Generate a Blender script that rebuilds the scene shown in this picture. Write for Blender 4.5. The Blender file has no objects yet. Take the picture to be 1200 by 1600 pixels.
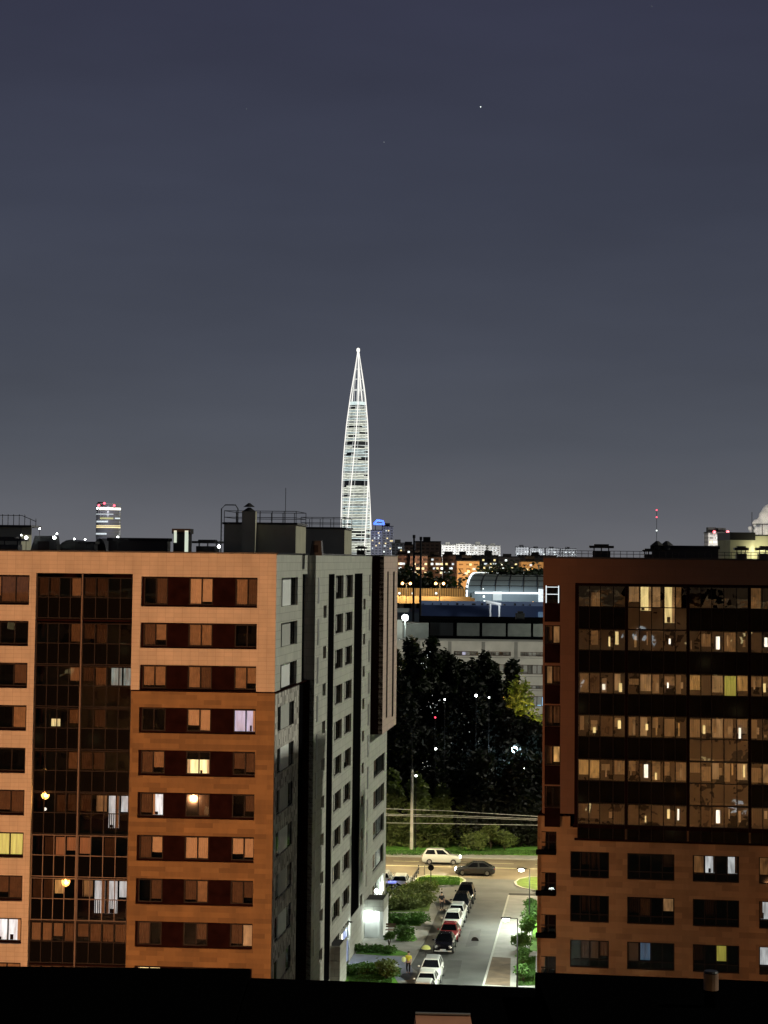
import bpy, math, random
from mathutils import Vector, Matrix
R_ = math.radians
random.seed(7)
scn = bpy.context.scene
COL = scn.collection

# ------------------------------------------------------------------ camera
EYE = 35.2
FPX = 3200.0            # focal length in photograph pixels (1200 x 1600)
PITCH, ROLL = 4.2, 0.62
PY = 637.0              # row of the optical axis in the photograph
RM = (Matrix.Rotation(R_(90 + PITCH), 3, 'X') @ Matrix.Rotation(R_(ROLL), 3, 'Z'))
cam = bpy.data.cameras.new('camera')
camo = bpy.data.objects.new('camera', cam)
COL.objects.link(camo)
camo.matrix_world = Matrix.Translation((0, 0, EYE)) @ RM.to_4x4()
cam.sensor_fit = 'VERTICAL'; cam.sensor_height = 36.0; cam.lens = 36.0 * FPX / 1600.0
cam.shift_y = -(800.0 - PY) / 1600.0
cam.clip_start = 0.5; cam.clip_end = 30000
scn.camera = camo

# ------------------------------------------------------------------ world, exposure
w = bpy.data.worlds.new('World'); scn.world = w; w.use_nodes = True
nt = w.node_tree; nt.nodes.clear()
def N(nt, typ, **kw):
    n = nt.nodes.new(typ)
    for k, v in kw.items(): setattr(n, k, v)
    return n
wo = N(nt, 'ShaderNodeOutputWorld'); bg = N(nt, 'ShaderNodeBackground')
tc = N(nt, 'ShaderNodeTexCoord'); sx = N(nt, 'ShaderNodeSeparateXYZ')
rp = N(nt, 'ShaderNodeValToRGB'); nz = N(nt, 'ShaderNodeTexNoise')
mp = N(nt, 'ShaderNodeMapping'); mix = N(nt, 'ShaderNodeMix', data_type='RGBA', blend_type='MULTIPLY')
nr = N(nt, 'ShaderNodeMapRange')
L = nt.links.new
L(tc.outputs['Generated'], sx.inputs[0]); L(sx.outputs['Z'], rp.inputs[0])
cr = rp.color_ramp
stops = [(0.0, (.140, .142, .156)), (.02, (.115, .120, .138)), (.055, (.080, .088, .109)), (.10, (.059, .066, .089)),
         (.17, (.046, .052, .078)), (.26, (.037, .040, .068)), (.45, (.015, .016, .027)), (1.0, (.006, .006, .012))]
while len(cr.elements) > 1: cr.elements.remove(cr.elements[-1])
cr.elements[0].position = 0; cr.elements[0].color = (*stops[0][1], 1)
for p, c in stops[1:]:
    e = cr.elements.new(p); e.color = (*c, 1)
mp.inputs['Scale'].default_value = (2.2, 2.2, 9.0)
L(tc.outputs['Generated'], mp.inputs[0]); L(mp.outputs[0], nz.inputs['Vector'])
nz.inputs['Scale'].default_value = 1.6; nz.inputs['Detail'].default_value = 4
L(nz.outputs['Fac'], nr.inputs['Value'])
nr.inputs['From Min'].default_value = .3; nr.inputs['From Max'].default_value = .7
nr.inputs['To Min'].default_value = .87; nr.inputs['To Max'].default_value = 1.12
mix.inputs[0].default_value = 1.0
L(rp.outputs[0], mix.inputs[6]); L(nr.outputs[0], mix.inputs[7])
L(mix.outputs[2], bg.inputs['Color']); bg.inputs['Strength'].default_value = 1.0
L(bg.outputs[0], wo.inputs[0])
scn.view_settings.view_transform = 'Standard'; scn.view_settings.look = 'None'
scn.view_settings.exposure = 0; scn.view_settings.gamma = 1

# moonlight, added to light the side wall, from the right and beyond the street
sl = bpy.data.lights.new('side_wall_sun', 'SUN'); so = bpy.data.objects.new('side_wall_sun', sl); COL.objects.link(so)
sl.energy = 1.7; sl.angle = R_(2.0); sl.color = (1.0, .97, .78)
so.rotation_euler = Vector((.86, .10, .62)).to_track_quat('Z', 'Y').to_euler()

# ------------------------------------------------------------------ helpers
def ray(px, py): return RM @ Vector(((px - 600.0) / FPX, -(py - PY) / FPX, -1.0))
def at(px, py, Y):
    r = ray(px, py); t = Y / r.y
    return Vector((r.x * t, Y, EYE + r.z * t))
def gnd(px, py, z=0.0):
    r = ray(px, py); t = (z - EYE) / r.z
    return Vector((r.x * t, r.y * t, z))

class Frame:
    """vertical plane through O, a along u, b outward along n, z up"""
    def __init__(s, ox, oy, ang, side=False):
        c, k = math.cos(R_(ang)), math.sin(R_(ang))
        s.O = Vector((ox, oy, 0))
        if side: s.u = Vector((k, c, 0)); s.n = Vector((c, -k, 0))
        else: s.u = Vector((c, -k, 0)); s.n = Vector((-k, -c, 0))
    def P(s, a, b, z): return s.O + s.u * a + s.n * b + Vector((0, 0, z))
    def hit(s, px, py, b=0.0):
        r = ray(px, py); m = Vector((-s.u.y, s.u.x, 0)); o = s.O + s.n * b
        t = m.dot(o) / m.dot(Vector((r.x, r.y, 0)))
        p = Vector((r.x * t, r.y * t, 0)) - o
        return p.dot(s.u), EYE + r.z * t
    def A(s, px, py=1000, b=0.0): return s.hit(px, py, b)[0]
    def Z(s, px, py, b=0.0): return s.hit(px, py, b)[1]

def tag(o, label=None, cat=None, group=None, kind=None):
    if label: o['label'] = label
    if cat: o['category'] = cat
    if group: o['group'] = group
    if kind: o['kind'] = kind
    return o
def empty(name, loc, label=None, cat=None, group=None, rz=0.0):
    o = bpy.data.objects.new(name, None); COL.objects.link(o)
    o.location = loc; o.rotation_euler = (0, 0, rz); o.empty_display_size = .5
    return tag(o, label, cat, group)

class MB:
    def __init__(s): s.v = []; s.f = []; s.uv = []; s.mi = []; s.m = 0
    def quad(s, pts, uvs=None):
        i = len(s.v); s.v += [Vector(p) for p in pts]; s.f.append(tuple(range(i, i + len(pts))))
        s.uv.append(uvs or [(p[0], p[2]) for p in pts]); s.mi.append(s.m)
    def fbox(s, F, a0, a1, b0, b1, z0, z1):
        P = F.P
        s.quad([P(a0, b1, z0), P(a1, b1, z0), P(a1, b1, z1), P(a0, b1, z1)], [(a0, z0), (a1, z0), (a1, z1), (a0, z1)])
        s.quad([P(a1, b0, z0), P(a0, b0, z0), P(a0, b0, z1), P(a1, b0, z1)], [(a1, z0), (a0, z0), (a0, z1), (a1, z1)])
        s.quad([P(a1, b1, z0), P(a1, b0, z0), P(a1, b0, z1), P(a1, b1, z1)], [(b1, z0), (b0, z0), (b0, z1), (b1, z1)])
        s.quad([P(a0, b0, z0), P(a0, b1, z0), P(a0, b1, z1), P(a0, b0, z1)], [(b0, z0), (b1, z0), (b1, z1), (b0, z1)])
        s.quad([P(a0, b1, z1), P(a1, b1, z1), P(a1, b0, z1), P(a0, b0, z1)], [(a0, b1), (a1, b1), (a1, b0), (a0, b0)])
        s.quad([P(a0, b0, z0), P(a1, b0, z0), P(a1, b1, z0), P(a0, b1, z0)], [(a0, b0), (a1, b0), (a1, b1), (a0, b1)])
        return s
    def box(s, x0, x1, y0, y1, z0, z1): return s.fbox(AX, x0, x1, -y1, -y0, z0, z1)
    def wall(s, F, a0, a1, z0, z1, holes, b=0.0, t=.3):
        """thin wall with real openings and reveals"""
        E = 1e-4
        hs = [(max(h[0], a0), min(h[1], a1), max(h[2], z0), min(h[3], z1)) for h in holes]
        hs = [h for h in hs if h[1] - h[0] > .02 and h[3] - h[2] > .02]
        za = sorted({z0, z1, *[h[2] for h in hs], *[h[3] for h in hs]})
        P = F.P
        for k in range(len(za) - 1):
            c0, c1 = za[k], za[k + 1]
            if c1 - c0 < E: continue
            row = sorted((h[0], h[1]) for h in hs if h[2] < c1 - E and h[3] > c0 + E)
            x = a0
            for r0, r1 in row + [(a1, a1)]:
                if r0 - x > E:
                    s.quad([P(x, b, c0), P(r0, b, c0), P(r0, b, c1), P(x, b, c1)], [(x, c0), (r0, c0), (r0, c1), (x, c1)])
                x = max(x, r1)
        for h in hs:
            p, q, r, e = h; b2 = b - t
            s.quad([P(p, b, r), P(p, b2, r), P(p, b2, e), P(p, b, e)], [(0, r), (t, r), (t, e), (0, e)])
            s.quad([P(q, b, r), P(q, b2, r), P(q, b2, e), P(q, b, e)], [(0, r), (t, r), (t, e), (0, e)])
            s.quad([P(p, b, r), P(q, b, r), P(q, b2, r), P(p, b2, r)], [(p, 0), (q, 0), (q, t), (p, t)])
            s.quad([P(p, b, e), P(q, b, e), P(q, b2, e), P(p, b2, e)], [(p, 0), (q, 0), (q, t), (p, t)])
        for (x0, z0_, x1, z1_) in ((a0, z0, a0, z1), (a1, z0, a1, z1)):
            s.quad([P(x0, b, z0_), P(x0, b - t, z0_), P(x0, b - t, z1_), P(x0, b, z1_)], [(0, z0_), (t, z0_), (t, z1_), (0, z1_)])
        for z in (z0, z1):
            s.quad([P(a0, b, z), P(a1, b, z), P(a1, b - t, z), P(a0, b - t, z)], [(a0, 0), (a1, 0), (a1, t), (a0, t)])
        return s
    def tube(s, pts, r, n=6, r2=None, cap=True):
        pts = [Vector(p) for p in pts]; rings = []
        for i, p in enumerate(pts):
            d = (pts[min(i + 1, len(pts) - 1)] - pts[max(i - 1, 0)]).normalized()
            h = Vector((0, 0, 1)) if abs(d.z) < .9 else Vector((1, 0, 0))
            x = d.cross(h).normalized(); y = d.cross(x)
            rr = r if r2 is None else r + (r2 - r) * i / max(1, len(pts) - 1)
            if isinstance(r, (list, tuple)): rr = r[i]
            i0 = len(s.v)
            s.v += [p + x * rr * math.cos(2 * math.pi * k / n) + y * rr * math.sin(2 * math.pi * k / n) for k in range(n)]
            rings.append(i0)
        for a, b in zip(rings, rings[1:]):
            for k in range(n):
                s.f.append((a + k, a + (k + 1) % n, b + (k + 1) % n, b + k)); s.uv.append([(0, 0)] * 4); s.mi.append(s.m)
        if cap:
            for a in (rings[0], rings[-1]):
                s.f.append(tuple(a + k for k in range(n))); s.uv.append([(0, 0)] * n); s.mi.append(s.m)
        return s
    def ball(s, c, r, n=8, sz=1.0):
        c = Vector(c)
        pts = [c + Vector((0, 0, -r * sz + 2 * r * sz * i / n)) for i in range(n + 1)]
        rad = [max(.001, r * math.sqrt(max(0, 1 - (2 * i / n - 1) ** 2))) for i in range(n + 1)]
        return s.tube(pts, rad, 10)
    def build(s, name, mat, parent=None, base=None, smooth=False):
        me = bpy.data.meshes.new(name)
        off = Vector((0, 0, 0))
        if base is not None: off = Vector(base)
        elif parent is not None: off = origin(parent)
        me.from_pydata([v - off for v in s.v], [], s.f)
        ul = me.uv_layers.new(name='UVMap'); k = 0
        for poly, uv in zip(me.polygons, s.uv):
            for j in range(poly.loop_total): ul.data[poly.loop_start + j].uv = uv[j] if j < len(uv) else (0, 0)
        mats = mat if isinstance(mat, (list, tuple)) else [mat]
        for m in mats: me.materials.append(m)
        if len(mats) > 1:
            for p, i in zip(me.polygons, s.mi): p.material_index = i
        if smooth:
            for p in me.polygons: p.use_smooth = True
        o = bpy.data.objects.new(name, me); COL.objects.link(o)
        if parent is not None: o.parent = parent
        elif base is not None: o.location = base
        return o
def origin(o):
    v = Vector((0, 0, 0))
    while o is not None: v += Vector(o.location); o = o.parent
    return v
AX = Frame(0, 0, 0)
def copy_tree(o, parent=None):
    c = o.copy(); COL.objects.link(c); c.parent = parent
    for ch in o.children: copy_tree(ch, c)
    return c

# ------------------------------------------------------------------ materials
def mat(name, col, rough=.7, metal=0.0, noise=0.0, nscale=2.0, bump=0.0, bscale=20.0, spec=.5):
    m = bpy.data.materials.new(name); m.use_nodes = True; t = m.node_tree
    b = t.nodes['Principled BSDF']; b.inputs['Base Color'].default_value = (*col, 1)
    b.inputs['Roughness'].default_value = rough; b.inputs['Metallic'].default_value = metal
    b.inputs['Specular IOR Level'].default_value = spec
    tc = N(t, 'ShaderNodeTexCoord')
    if noise:
        n = N(t, 'ShaderNodeTexNoise'); n.inputs['Scale'].default_value = nscale; n.inputs['Detail'].default_value = 6
        r = N(t, 'ShaderNodeMapRange'); r.inputs['From Min'].default_value = .3; r.inputs['From Max'].default_value = .7
        r.inputs['To Min'].default_value = 1 - noise; r.inputs['To Max'].default_value = 1 + noise
        x = N(t, 'ShaderNodeMix', data_type='RGBA', blend_type='MULTIPLY'); x.inputs[0].default_value = 1
        t.links.new(tc.outputs['Object'], n.inputs['Vector']); t.links.new(n.outputs['Fac'], r.inputs['Value'])
        x.inputs[6].default_value = (*col, 1); t.links.new(r.outputs[0], x.inputs[7]); t.links.new(x.outputs[2], b.inputs['Base Color'])
    if bump:
        n2 = N(t, 'ShaderNodeTexNoise'); n2.inputs['Scale'].default_value = bscale; n2.inputs['Detail'].default_value = 5
        bp = N(t, 'ShaderNodeBump'); bp.inputs['Strength'].default_value = bump; bp.inputs['Distance'].default_value = .05
        t.links.new(tc.outputs['Object'], n2.inputs['Vector']); t.links.new(n2.outputs['Fac'], bp.inputs['Height']); t.links.new(bp.outputs[0], b.inputs['Normal'])
    return m
def emis(name, col, s, sample=True, vary=0.0, vscale=(3, 1, 1), base=(.3, .3, .3)):
    m = bpy.data.materials.new(name); m.use_nodes = True; t = m.node_tree
    b = t.nodes['Principled BSDF']; b.inputs['Base Color'].default_value = (*base, 1); b.inputs['Roughness'].default_value = .8
    b.inputs['Emission Color'].default_value = (*col, 1); b.inputs['Emission Strength'].default_value = s
    if vary:
        uv = N(t, 'ShaderNodeUVMap'); mp = N(t, 'ShaderNodeMapping'); mp.inputs['Scale'].default_value = vscale
        n = N(t, 'ShaderNodeTexNoise'); n.inputs['Scale'].default_value = 1.0; n.inputs['Detail'].default_value = 3
        r = N(t, 'ShaderNodeMapRange'); r.inputs['From Min'].default_value = .32; r.inputs['From Max'].default_value = .68
        r.inputs['To Min'].default_value = s * (1 - vary); r.inputs['To Max'].default_value = s * (1 + vary)
        t.links.new(uv.outputs[0], mp.inputs[0]); t.links.new(mp.outputs[0], n.inputs['Vector']); t.links.new(n.outputs['Fac'], r.inputs['Value'])
        t.links.new(r.outputs[0], b.inputs['Emission Strength'])
    if not sample: m.cycles.emission_sampling = 'NONE'
    return m
def brick(name, c1, c2, mortar, bw, bh, ms=.01, rough=.75, off=.5, bias=0.0, stain=.12):
    m = bpy.data.materials.new(name); m.use_nodes = True; t = m.node_tree; b = t.nodes['Principled BSDF']
    uv = N(t, 'ShaderNodeUVMap'); br = N(t, 'ShaderNodeTexBrick')
    br.inputs['Scale'].default_value = 1.0; br.inputs['Brick Width'].default_value = bw; br.inputs['Row Height'].default_value = bh
    br.inputs['Mortar Size'].default_value = ms; br.inputs['Mortar Smooth'].default_value = .1; br.inputs['Bias'].default_value = bias
    br.offset = off; br.inputs['Color1'].default_value = (*c1, 1); br.inputs['Color2'].default_value = (*c2, 1); br.inputs['Mortar'].default_value = (*mortar, 1)
    n = N(t, 'ShaderNodeTexNoise'); n.inputs['Scale'].default_value = .45; n.inputs['Detail'].default_value = 9; n.inputs['Roughness'].default_value = .62
    r = N(t, 'ShaderNodeMapRange'); r.inputs['From Min'].default_value = .3; r.inputs['From Max'].default_value = .7
    r.inputs['To Min'].default_value = 1 - stain; r.inputs['To Max'].default_value = 1 + stain
    x = N(t, 'ShaderNodeMix', data_type='RGBA', blend_type='MULTIPLY'); x.inputs[0].default_value = 1
    l = t.links.new
    mpn = N(t, 'ShaderNodeMapping'); mpn.inputs['Scale'].default_value = (1.6, .45, 1)
    l(uv.outputs[0], br.inputs['Vector']); l(uv.outputs[0], mpn.inputs[0]); l(mpn.outputs[0], n.inputs['Vector']); l(n.outputs['Fac'], r.inputs['Value'])
    l(br.outputs['Color'], x.inputs[6]); l(r.outputs[0], x.inputs[7]); l(x.outputs[2], b.inputs['Base Color'])
    bp = N(t, 'ShaderNodeBump'); bp.inputs['Strength'].default_value = .4; bp.inputs['Distance'].default_value = .01; bp.invert = True
    l(br.outputs['Fac'], bp.inputs['Height']); l(bp.outputs[0], b.inputs['Normal'])
    b.inputs['Roughness'].default_value = rough
    return m
def glass(name, wav=.0, wsc=.6, refl=.10, tint=(1, 1, 1), mx=.9):
    m = bpy.data.materials.new(name); m.use_nodes = True; t = m.node_tree
    t.nodes.remove(t.nodes['Principled BSDF']); o = t.nodes['Material Output']
    tr = N(t, 'ShaderNodeBsdfTransparent'); tr.inputs[0].default_value = (*tint, 1)
    g = N(t, 'ShaderNodeBsdfGlossy'); g.inputs['Roughness'].default_value = .012; g.inputs['Color'].default_value = (.95, .95, .95, 1)
    fr = N(t, 'ShaderNodeFresnel'); fr.inputs['IOR'].default_value = 1.5
    ad = N(t, 'ShaderNodeMath', operation='MULTIPLY_ADD'); ad.inputs[1].default_value = mx; ad.inputs[2].default_value = refl
    mx_ = N(t, 'ShaderNodeMixShader'); l = t.links.new
    l(fr.outputs[0], ad.inputs[0]); l(ad.outputs[0], mx_.inputs[0]); l(tr.outputs[0], mx_.inputs[1]); l(g.outputs[0], mx_.inputs[2]); l(mx_.outputs[0], o.inputs[0])
    if wav:
        tc = N(t, 'ShaderNodeTexCoord'); n = N(t, 'ShaderNodeTexNoise'); n.inputs['Scale'].default_value = wsc; n.inputs['Detail'].default_value = 2
        bp = N(t, 'ShaderNodeBump'); bp.inputs['Strength'].default_value = 1.0; bp.inputs['Distance'].default_value = wav
        l(tc.outputs['Object'], n.inputs['Vector']); l(n.outputs['Fac'], bp.inputs['Height']); l(bp.outputs[0], g.inputs['Normal'])
    return m

M = {}
M['tile'] = brick('pale_tile_cladding', (.46, .42, .36), (.42, .385, .33), (.31, .27, .22), .60, .30, .010, off=0, stain=.15)
M['brick'] = brick('tan_brick_cladding', (.20, .12, .046), (.12, .068, .023), (.168, .10, .037), 1.25, .34, .004, off=.37, stain=.22)
M['sidetile'] = brick('grey_tile_cladding', (.46, .47, .42), (.41, .42, .38), (.2, .2, .18), 1.2, .6, .012, stain=.10)
M['mottle'] = brick('mottled_stone_cladding', (.62, .60, .56), (.14, .13, .12), (.3, .28, .26), .33, .42, .004, off=.41, stain=.2)
M['rbrick'] = brick('red_brown_render', (.15, .072, .038), (.135, .065, .034), (.10, .05, .027), 1.2, .6, .006, stain=.06)
M['rtan'] = brick('tan_brick_cladding_street', (.33, .20, .095), (.22, .13, .06), (.28, .165, .08), 1.1, .38, .004, off=.4, stain=.16)
M['dark'] = mat('dark_brown_panel', (.012, .0045, .004), .9, noise=.3, nscale=1.5, spec=.0)
M['black'] = mat('black_panel', (.003, .003, .0035), .9, spec=0.0)
M['spand'] = mat('black_glazed_spandrel', (.003, .0028, .0028), .05, spec=.12)
M['frame'] = mat('dark_window_frame', (.010, .006, .006), .6, spec=.15)
M['pframe'] = mat('pale_window_frame', (.13, .10, .085), .5, spec=.2)
M['roofing'] = mat('roof_bitumen', (.012, .012, .014), .9, noise=.3)
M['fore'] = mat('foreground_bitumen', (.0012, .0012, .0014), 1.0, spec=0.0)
M['steel'] = mat('dark_steel', (.025, .025, .027), .45, metal=.4)
M['galv'] = mat('galvanised_steel', (.42, .43, .43), .4, metal=.7)
M['plaster'] = mat('roof_hut_plaster', (.36, .35, .27), .85, noise=.12, nscale=.7)
M['white'] = mat('white_paint', (.75, .78, .78), .6, noise=.05)
M['concrete'] = mat('pale_concrete', (.48, .47, .42), .85, noise=.16, nscale=.4)
M['concd'] = mat('grey_concrete', (.22, .22, .20), .85, noise=.2, nscale=.5)
M['asphalt'] = mat('asphalt', (.088, .092, .088), .75, noise=.38, nscale=.25, bump=.3, bscale=8)
M['road'] = mat('worn_road_asphalt', (.14, .115, .075), .7, noise=.25, nscale=.3)
M['walk'] = mat('concrete_paving', (.25, .25, .23), .8, noise=.15, nscale=.8)
M['bluelit_walk'] = mat('bluish_lit_paving', (.17, .19, .25), .75, noise=.15, nscale=.7)  # blue cast of the light is put into the paving colour
M['kerb'] = mat('kerb_stone', (.38, .38, .35), .8, noise=.1)
M['soil'] = mat('bare_soil', (.11, .078, .05), .95, noise=.35, nscale=.8, bump=.5, bscale=5)
M['grass'] = mat('lawn', (.085, .25, .016), .95, noise=.45, nscale=1.2, bump=.8, bscale=9)
M['grassd'] = mat('dry_lawn', (.10, .17, .018), .95, noise=.4, nscale=1.0, bump=.8, bscale=9)
M['ground'] = mat('ground_earth', (.02, .022, .016), .95, noise=.4, nscale=.05)
M['bark'] = mat('bark', (.06, .045, .03), .9, noise=.3, nscale=6)
def leafmat(name, c, k=.45):
    m = mat(name, c, .65, noise=k, nscale=.45); t = m.node_tree; b = t.nodes['Principled BSDF']; o = t.nodes['Material Output']
    ts = N(t, 'ShaderNodeBsdfTranslucent'); ts.inputs[0].default_value = (c[0] * 1.2, c[1] * 1.4, c[2] * .6, 1)
    x = N(t, 'ShaderNodeMixShader'); x.inputs[0].default_value = .3
    t.links.new(b.outputs[0], x.inputs[1]); t.links.new(ts.outputs[0], x.inputs[2]); t.links.new(x.outputs[0], o.inputs[0])
    return m
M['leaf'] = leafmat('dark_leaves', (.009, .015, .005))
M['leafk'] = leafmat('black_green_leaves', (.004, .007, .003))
M['leafg'] = leafmat('green_leaves', (.10, .13, .035))
M['leafb'] = leafmat('shrub_leaves', (.05, .12, .02))
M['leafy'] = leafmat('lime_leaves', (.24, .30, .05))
M['glass'] = glass('window_glass', 0, refl=.03, mx=.35)
M['bayglass'] = glass('loggia_glass', .012, .35, refl=.03, tint=(.62, .58, .55))
M['wavyglass'] = glass('wavy_facade_glass', .0065, .8, refl=.24, tint=(.75, .70, .62), mx=1.0)
M['curtT'] = mat('beige_curtain', (.42, .34, .26), .9, noise=.1, nscale=3)
M['curtt'] = mat('tan_curtain', (.22, .155, .10), .9, noise=.2, nscale=3)
M['curtb'] = mat('brown_curtain', (.075, .045, .028), .9, noise=.2, nscale=3)
M['curtg'] = mat('grey_blind', (.42, .43, .41), .7, noise=.05, nscale=2)
M['litY'] = emis('lit_room_yellow', (1.0, .80, .36), 1.15, False, .35, (5, .6, 1))
M['litW'] = emis('lit_room_white', (.85, .95, 1.0), .75, False, .45, (4, .8, 1))
M['litV'] = emis('lit_room_violet', (.42, .42, .62), .75, False, .3, (4, .8, 1))
M['litG'] = emis('lit_curtain_lime', (.60, .58, .10), .62, False, .3, (7, .5, 1))
M['litC'] = emis('lit_room_cyan', (.42, .62, .60), .45, False, .6, (4, .8, 1))
M['litD'] = emis('dim_warm_room', (.62, .30, .10), .22, False, .7, (3, 1.5, 1))
M['litE'] = emis('glowing_warm_curtain', (.80, .46, .20), .34, False, .6, (4, 1.2, 1))
M['litR'] = emis('glowing_red_curtain', (.55, .13, .03), .40, False, .6, (6, .4, 1))
M['litO'] = emis('glowing_orange_curtain', (.85, .45, .13), .42, False, .7, (5, 1.3, 1))
M['litB'] = emis('dim_blue_room', (.10, .20, .33), .5, False, .4, (4, .8, 1))
M['litS'] = emis('bright_white_room', (1, .97, .85), 1.9, False, .3, (4, .8, 1))
M['sodium'] = emis('sodium_lamp', (1.0, .50, .14), 60, False)
M['sodiumfar'] = emis('sodium_lamp_far', (1.0, .46, .10), 6, False)
M['led'] = emis('led_lamp', (.93, 1.0, .95), 25, False)
M['red'] = emis('red_beacon', (1.0, .05, .10), 3.0, False)
M['blue'] = emis('blue_sign', (.015, .10, 1.0), 2.6, False)
M['tan_rail'] = emis('sodium_lit_barrier', (1.0, .55, .10), .75, False, .2, (.05, 1, 1))
CURT = {'T': ('curtain', 'curtT'), 't': ('curtain', 'curtt'), 'b': ('curtain', 'curtb'), 'g': ('blind', 'curtg'), 'Y': ('lit_room', 'litY'),
        'W': ('lit_room', 'litW'), 'V': ('lit_room', 'litV'), 'G': ('lit_curtain', 'litG'), 'C': ('lit_room', 'litC'), 'D': ('lit_room', 'litD'),
        'E': ('lit_curtain', 'litE'), 'R': ('lit_curtain', 'litR'), 'O': ('lit_curtain', 'litO'), 'B': ('lit_room', 'litB'), 'S': ('lit_room', 'litS')}

def spot(name, parent, loc, aim, energy, col, cone=150, r=.15, blend=.5):
    l = bpy.data.lights.new(name, 'SPOT'); l.energy = energy; l.color = col; l.spot_size = R_(cone); l.spot_blend = blend; l.shadow_soft_size = r
    o = bpy.data.objects.new(name, l); COL.objects.link(o); o.parent = parent
    o.location = Vector(loc) - (origin(parent) if parent else Vector()); o.rotation_euler = (Vector(loc) - Vector(aim)).to_track_quat('Z', 'Y').to_euler()
    return o
def point(name, parent, loc, energy, col, r=.15):
    l = bpy.data.lights.new(name, 'POINT'); l.energy = energy; l.color = col; l.shadow_soft_size = r
    o = bpy.data.objects.new(name, l); COL.objects.link(o); o.parent = parent
    o.location = Vector(loc) - (origin(parent) if parent else Vector())
    return o

# curtain: a folded sheet hanging behind the pane
def curtain(parent, F, a0, a1, z0, z1, b, code):
    if code in 'k. ' or a1 - a0 < .05: return
    nm, mt = CURT[code]; mb = MB(); n = 10
    hem = z0 if code in 'YWVCDSB' else z0 + random.choice([0, 0, 0, .1, .25]) * (z1 - z0)
    for i in range(n):
        x0 = a0 + (a1 - a0) * i / n; x1 = a0 + (a1 - a0) * (i + 1) / n; d0 = .035 * (i % 2); d1 = .035 * ((i + 1) % 2)
        mb.quad([F.P(x0, b - d0, hem), F.P(x1, b - d1, hem), F.P(x1, b - d1, z1), F.P(x0, b - d0, z1)], [(x0, hem), (x1, hem), (x1, z1), (x0, z1)])
    mb.build(nm, M[mt], parent)
    wd_ = a1 - a0
    if code in 'YWVCS' and wd_ > .4 and z1 - z0 > .8:
        if random.random() < .75:
            q = MB(); s_ = random.choice([0, 1]); f_ = random.uniform(.15, .35) * wd_
            x0, x1 = (a0, a0 + f_) if s_ else (a1 - f_, a1)
            for i in range(4): q.quad([F.P(x0 + (x1 - x0) * i / 4, b + .05 + .03 * (i % 2), z0 + .02), F.P(x0 + (x1 - x0) * (i + 1) / 4, b + .05 + .03 * ((i + 1) % 2), z0 + .02), F.P(x0 + (x1 - x0) * (i + 1) / 4, b + .05 + .03 * ((i + 1) % 2), z1), F.P(x0 + (x1 - x0) * i / 4, b + .05 + .03 * (i % 2), z1)])
            q.build('curtain', M['curtT'] if code != 'Y' else M['litE'], parent)
        if random.random() < .6:
            q = MB(); x0 = a0 + random.uniform(.05, .4) * wd_; q.fbox(F, x0, x0 + random.uniform(.2, .45) * wd_, b + .02, b + .04, z0 + .02, z0 + random.uniform(.2, .45)); q.build('furniture', M['dark'], parent)
def window(parent, F, edges, z0, z1, b, codes, gl='glass', fr='frame', fw=.035, back=.12, rail=None, name='window', curt=True, bz=None):
    """frame with mullions at the edges, one mesh of panes, curtains behind"""
    mb = MB()
    for i, e in enumerate(edges):
        mb.fbox(F, e - fw, e + fw, b - .05, b + .03, z0, z1)
    for z in [z0 + fw, z1 - fw] + ([rail] if rail else []):
        mb.fbox(F, edges[0] + fw, edges[-1] - fw, b - .048, b + .027, z - fw, z + fw)
    o = mb.build(name, M[fr], parent)
    g = MB()
    for i in range(len(edges) - 1):
        g.quad([F.P(edges[i], b, z0), F.P(edges[i + 1], b, z0), F.P(edges[i + 1], b, z1), F.P(edges[i], b, z1)])
    g.build('pane', M[gl], o)
    if curt:
        zb0, zb1 = bz or (z0 + .06, z1 - .06)
        for i, c in enumerate(codes):
            if i < len(edges) - 1: curtain(o, F, edges[i] + .04, edges[i + 1] - .04, zb0, zb1, b - back, c)
    return o

# ------------------------------------------------------------------ ground, streets
def sheet(name, pts, z, mt, kind='structure', label=None):
    mb = MB(); v = [Vector((p[0], p[1], z)) for p in pts]
    mb.quad(v, [(p[0], p[1]) for p in v]); o = mb.build(name, M[mt])
    return tag(o, label, None, None, kind)
def slab(name, pts, z, mt, kerb=None):
    """raised area: top face and sides"""
    mb = MB(); n = len(pts)
    mb.quad([Vector((p[0], p[1], z)) for p in pts])
    for i in range(n):
        p, q = pts[i], pts[(i + 1) % n]
        mb.quad([(p[0], p[1], 0), (q[0], q[1], 0), (q[0], q[1], z), (p[0], p[1], z)])
    o = mb.build(name, M[mt]); tag(o, kind='structure')
    if kerb:
        c = sum((Vector((p[0], p[1], 0)) for p in pts), Vector()) / n; kb = MB()
        for i in range(n):
            p, q = Vector((*pts[i][:2], 0)), Vector((*pts[(i + 1) % n][:2], 0))
            dp, dq = (p - c).normalized() * .18, (q - c).normalized() * .18
            for z0, z1, A, B in ((0, z + .01, p + dp, q + dq),):
                kb.quad([A, B, B + Vector((0, 0, z1)), A + Vector((0, 0, z1))])
                kb.quad([A + Vector((0, 0, z1)), B + Vector((0, 0, z1)), q - dq * .3 + Vector((0, 0, z1)), p - dp * .3 + Vector((0, 0, z1))])
        tag(kb.build('kerb', M['kerb']), kind='structure')
    return o
def GP(*pp, z=0): return [gnd(x, y, z) for x, y in pp]
sheet('ground', [(-9000, -400), (9000, -400), (9000, 14000), (-9000, 14000)], 0, 'ground')
SD = Frame(0, 0, 6.35, side=True)     # the direction of the side street
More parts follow.
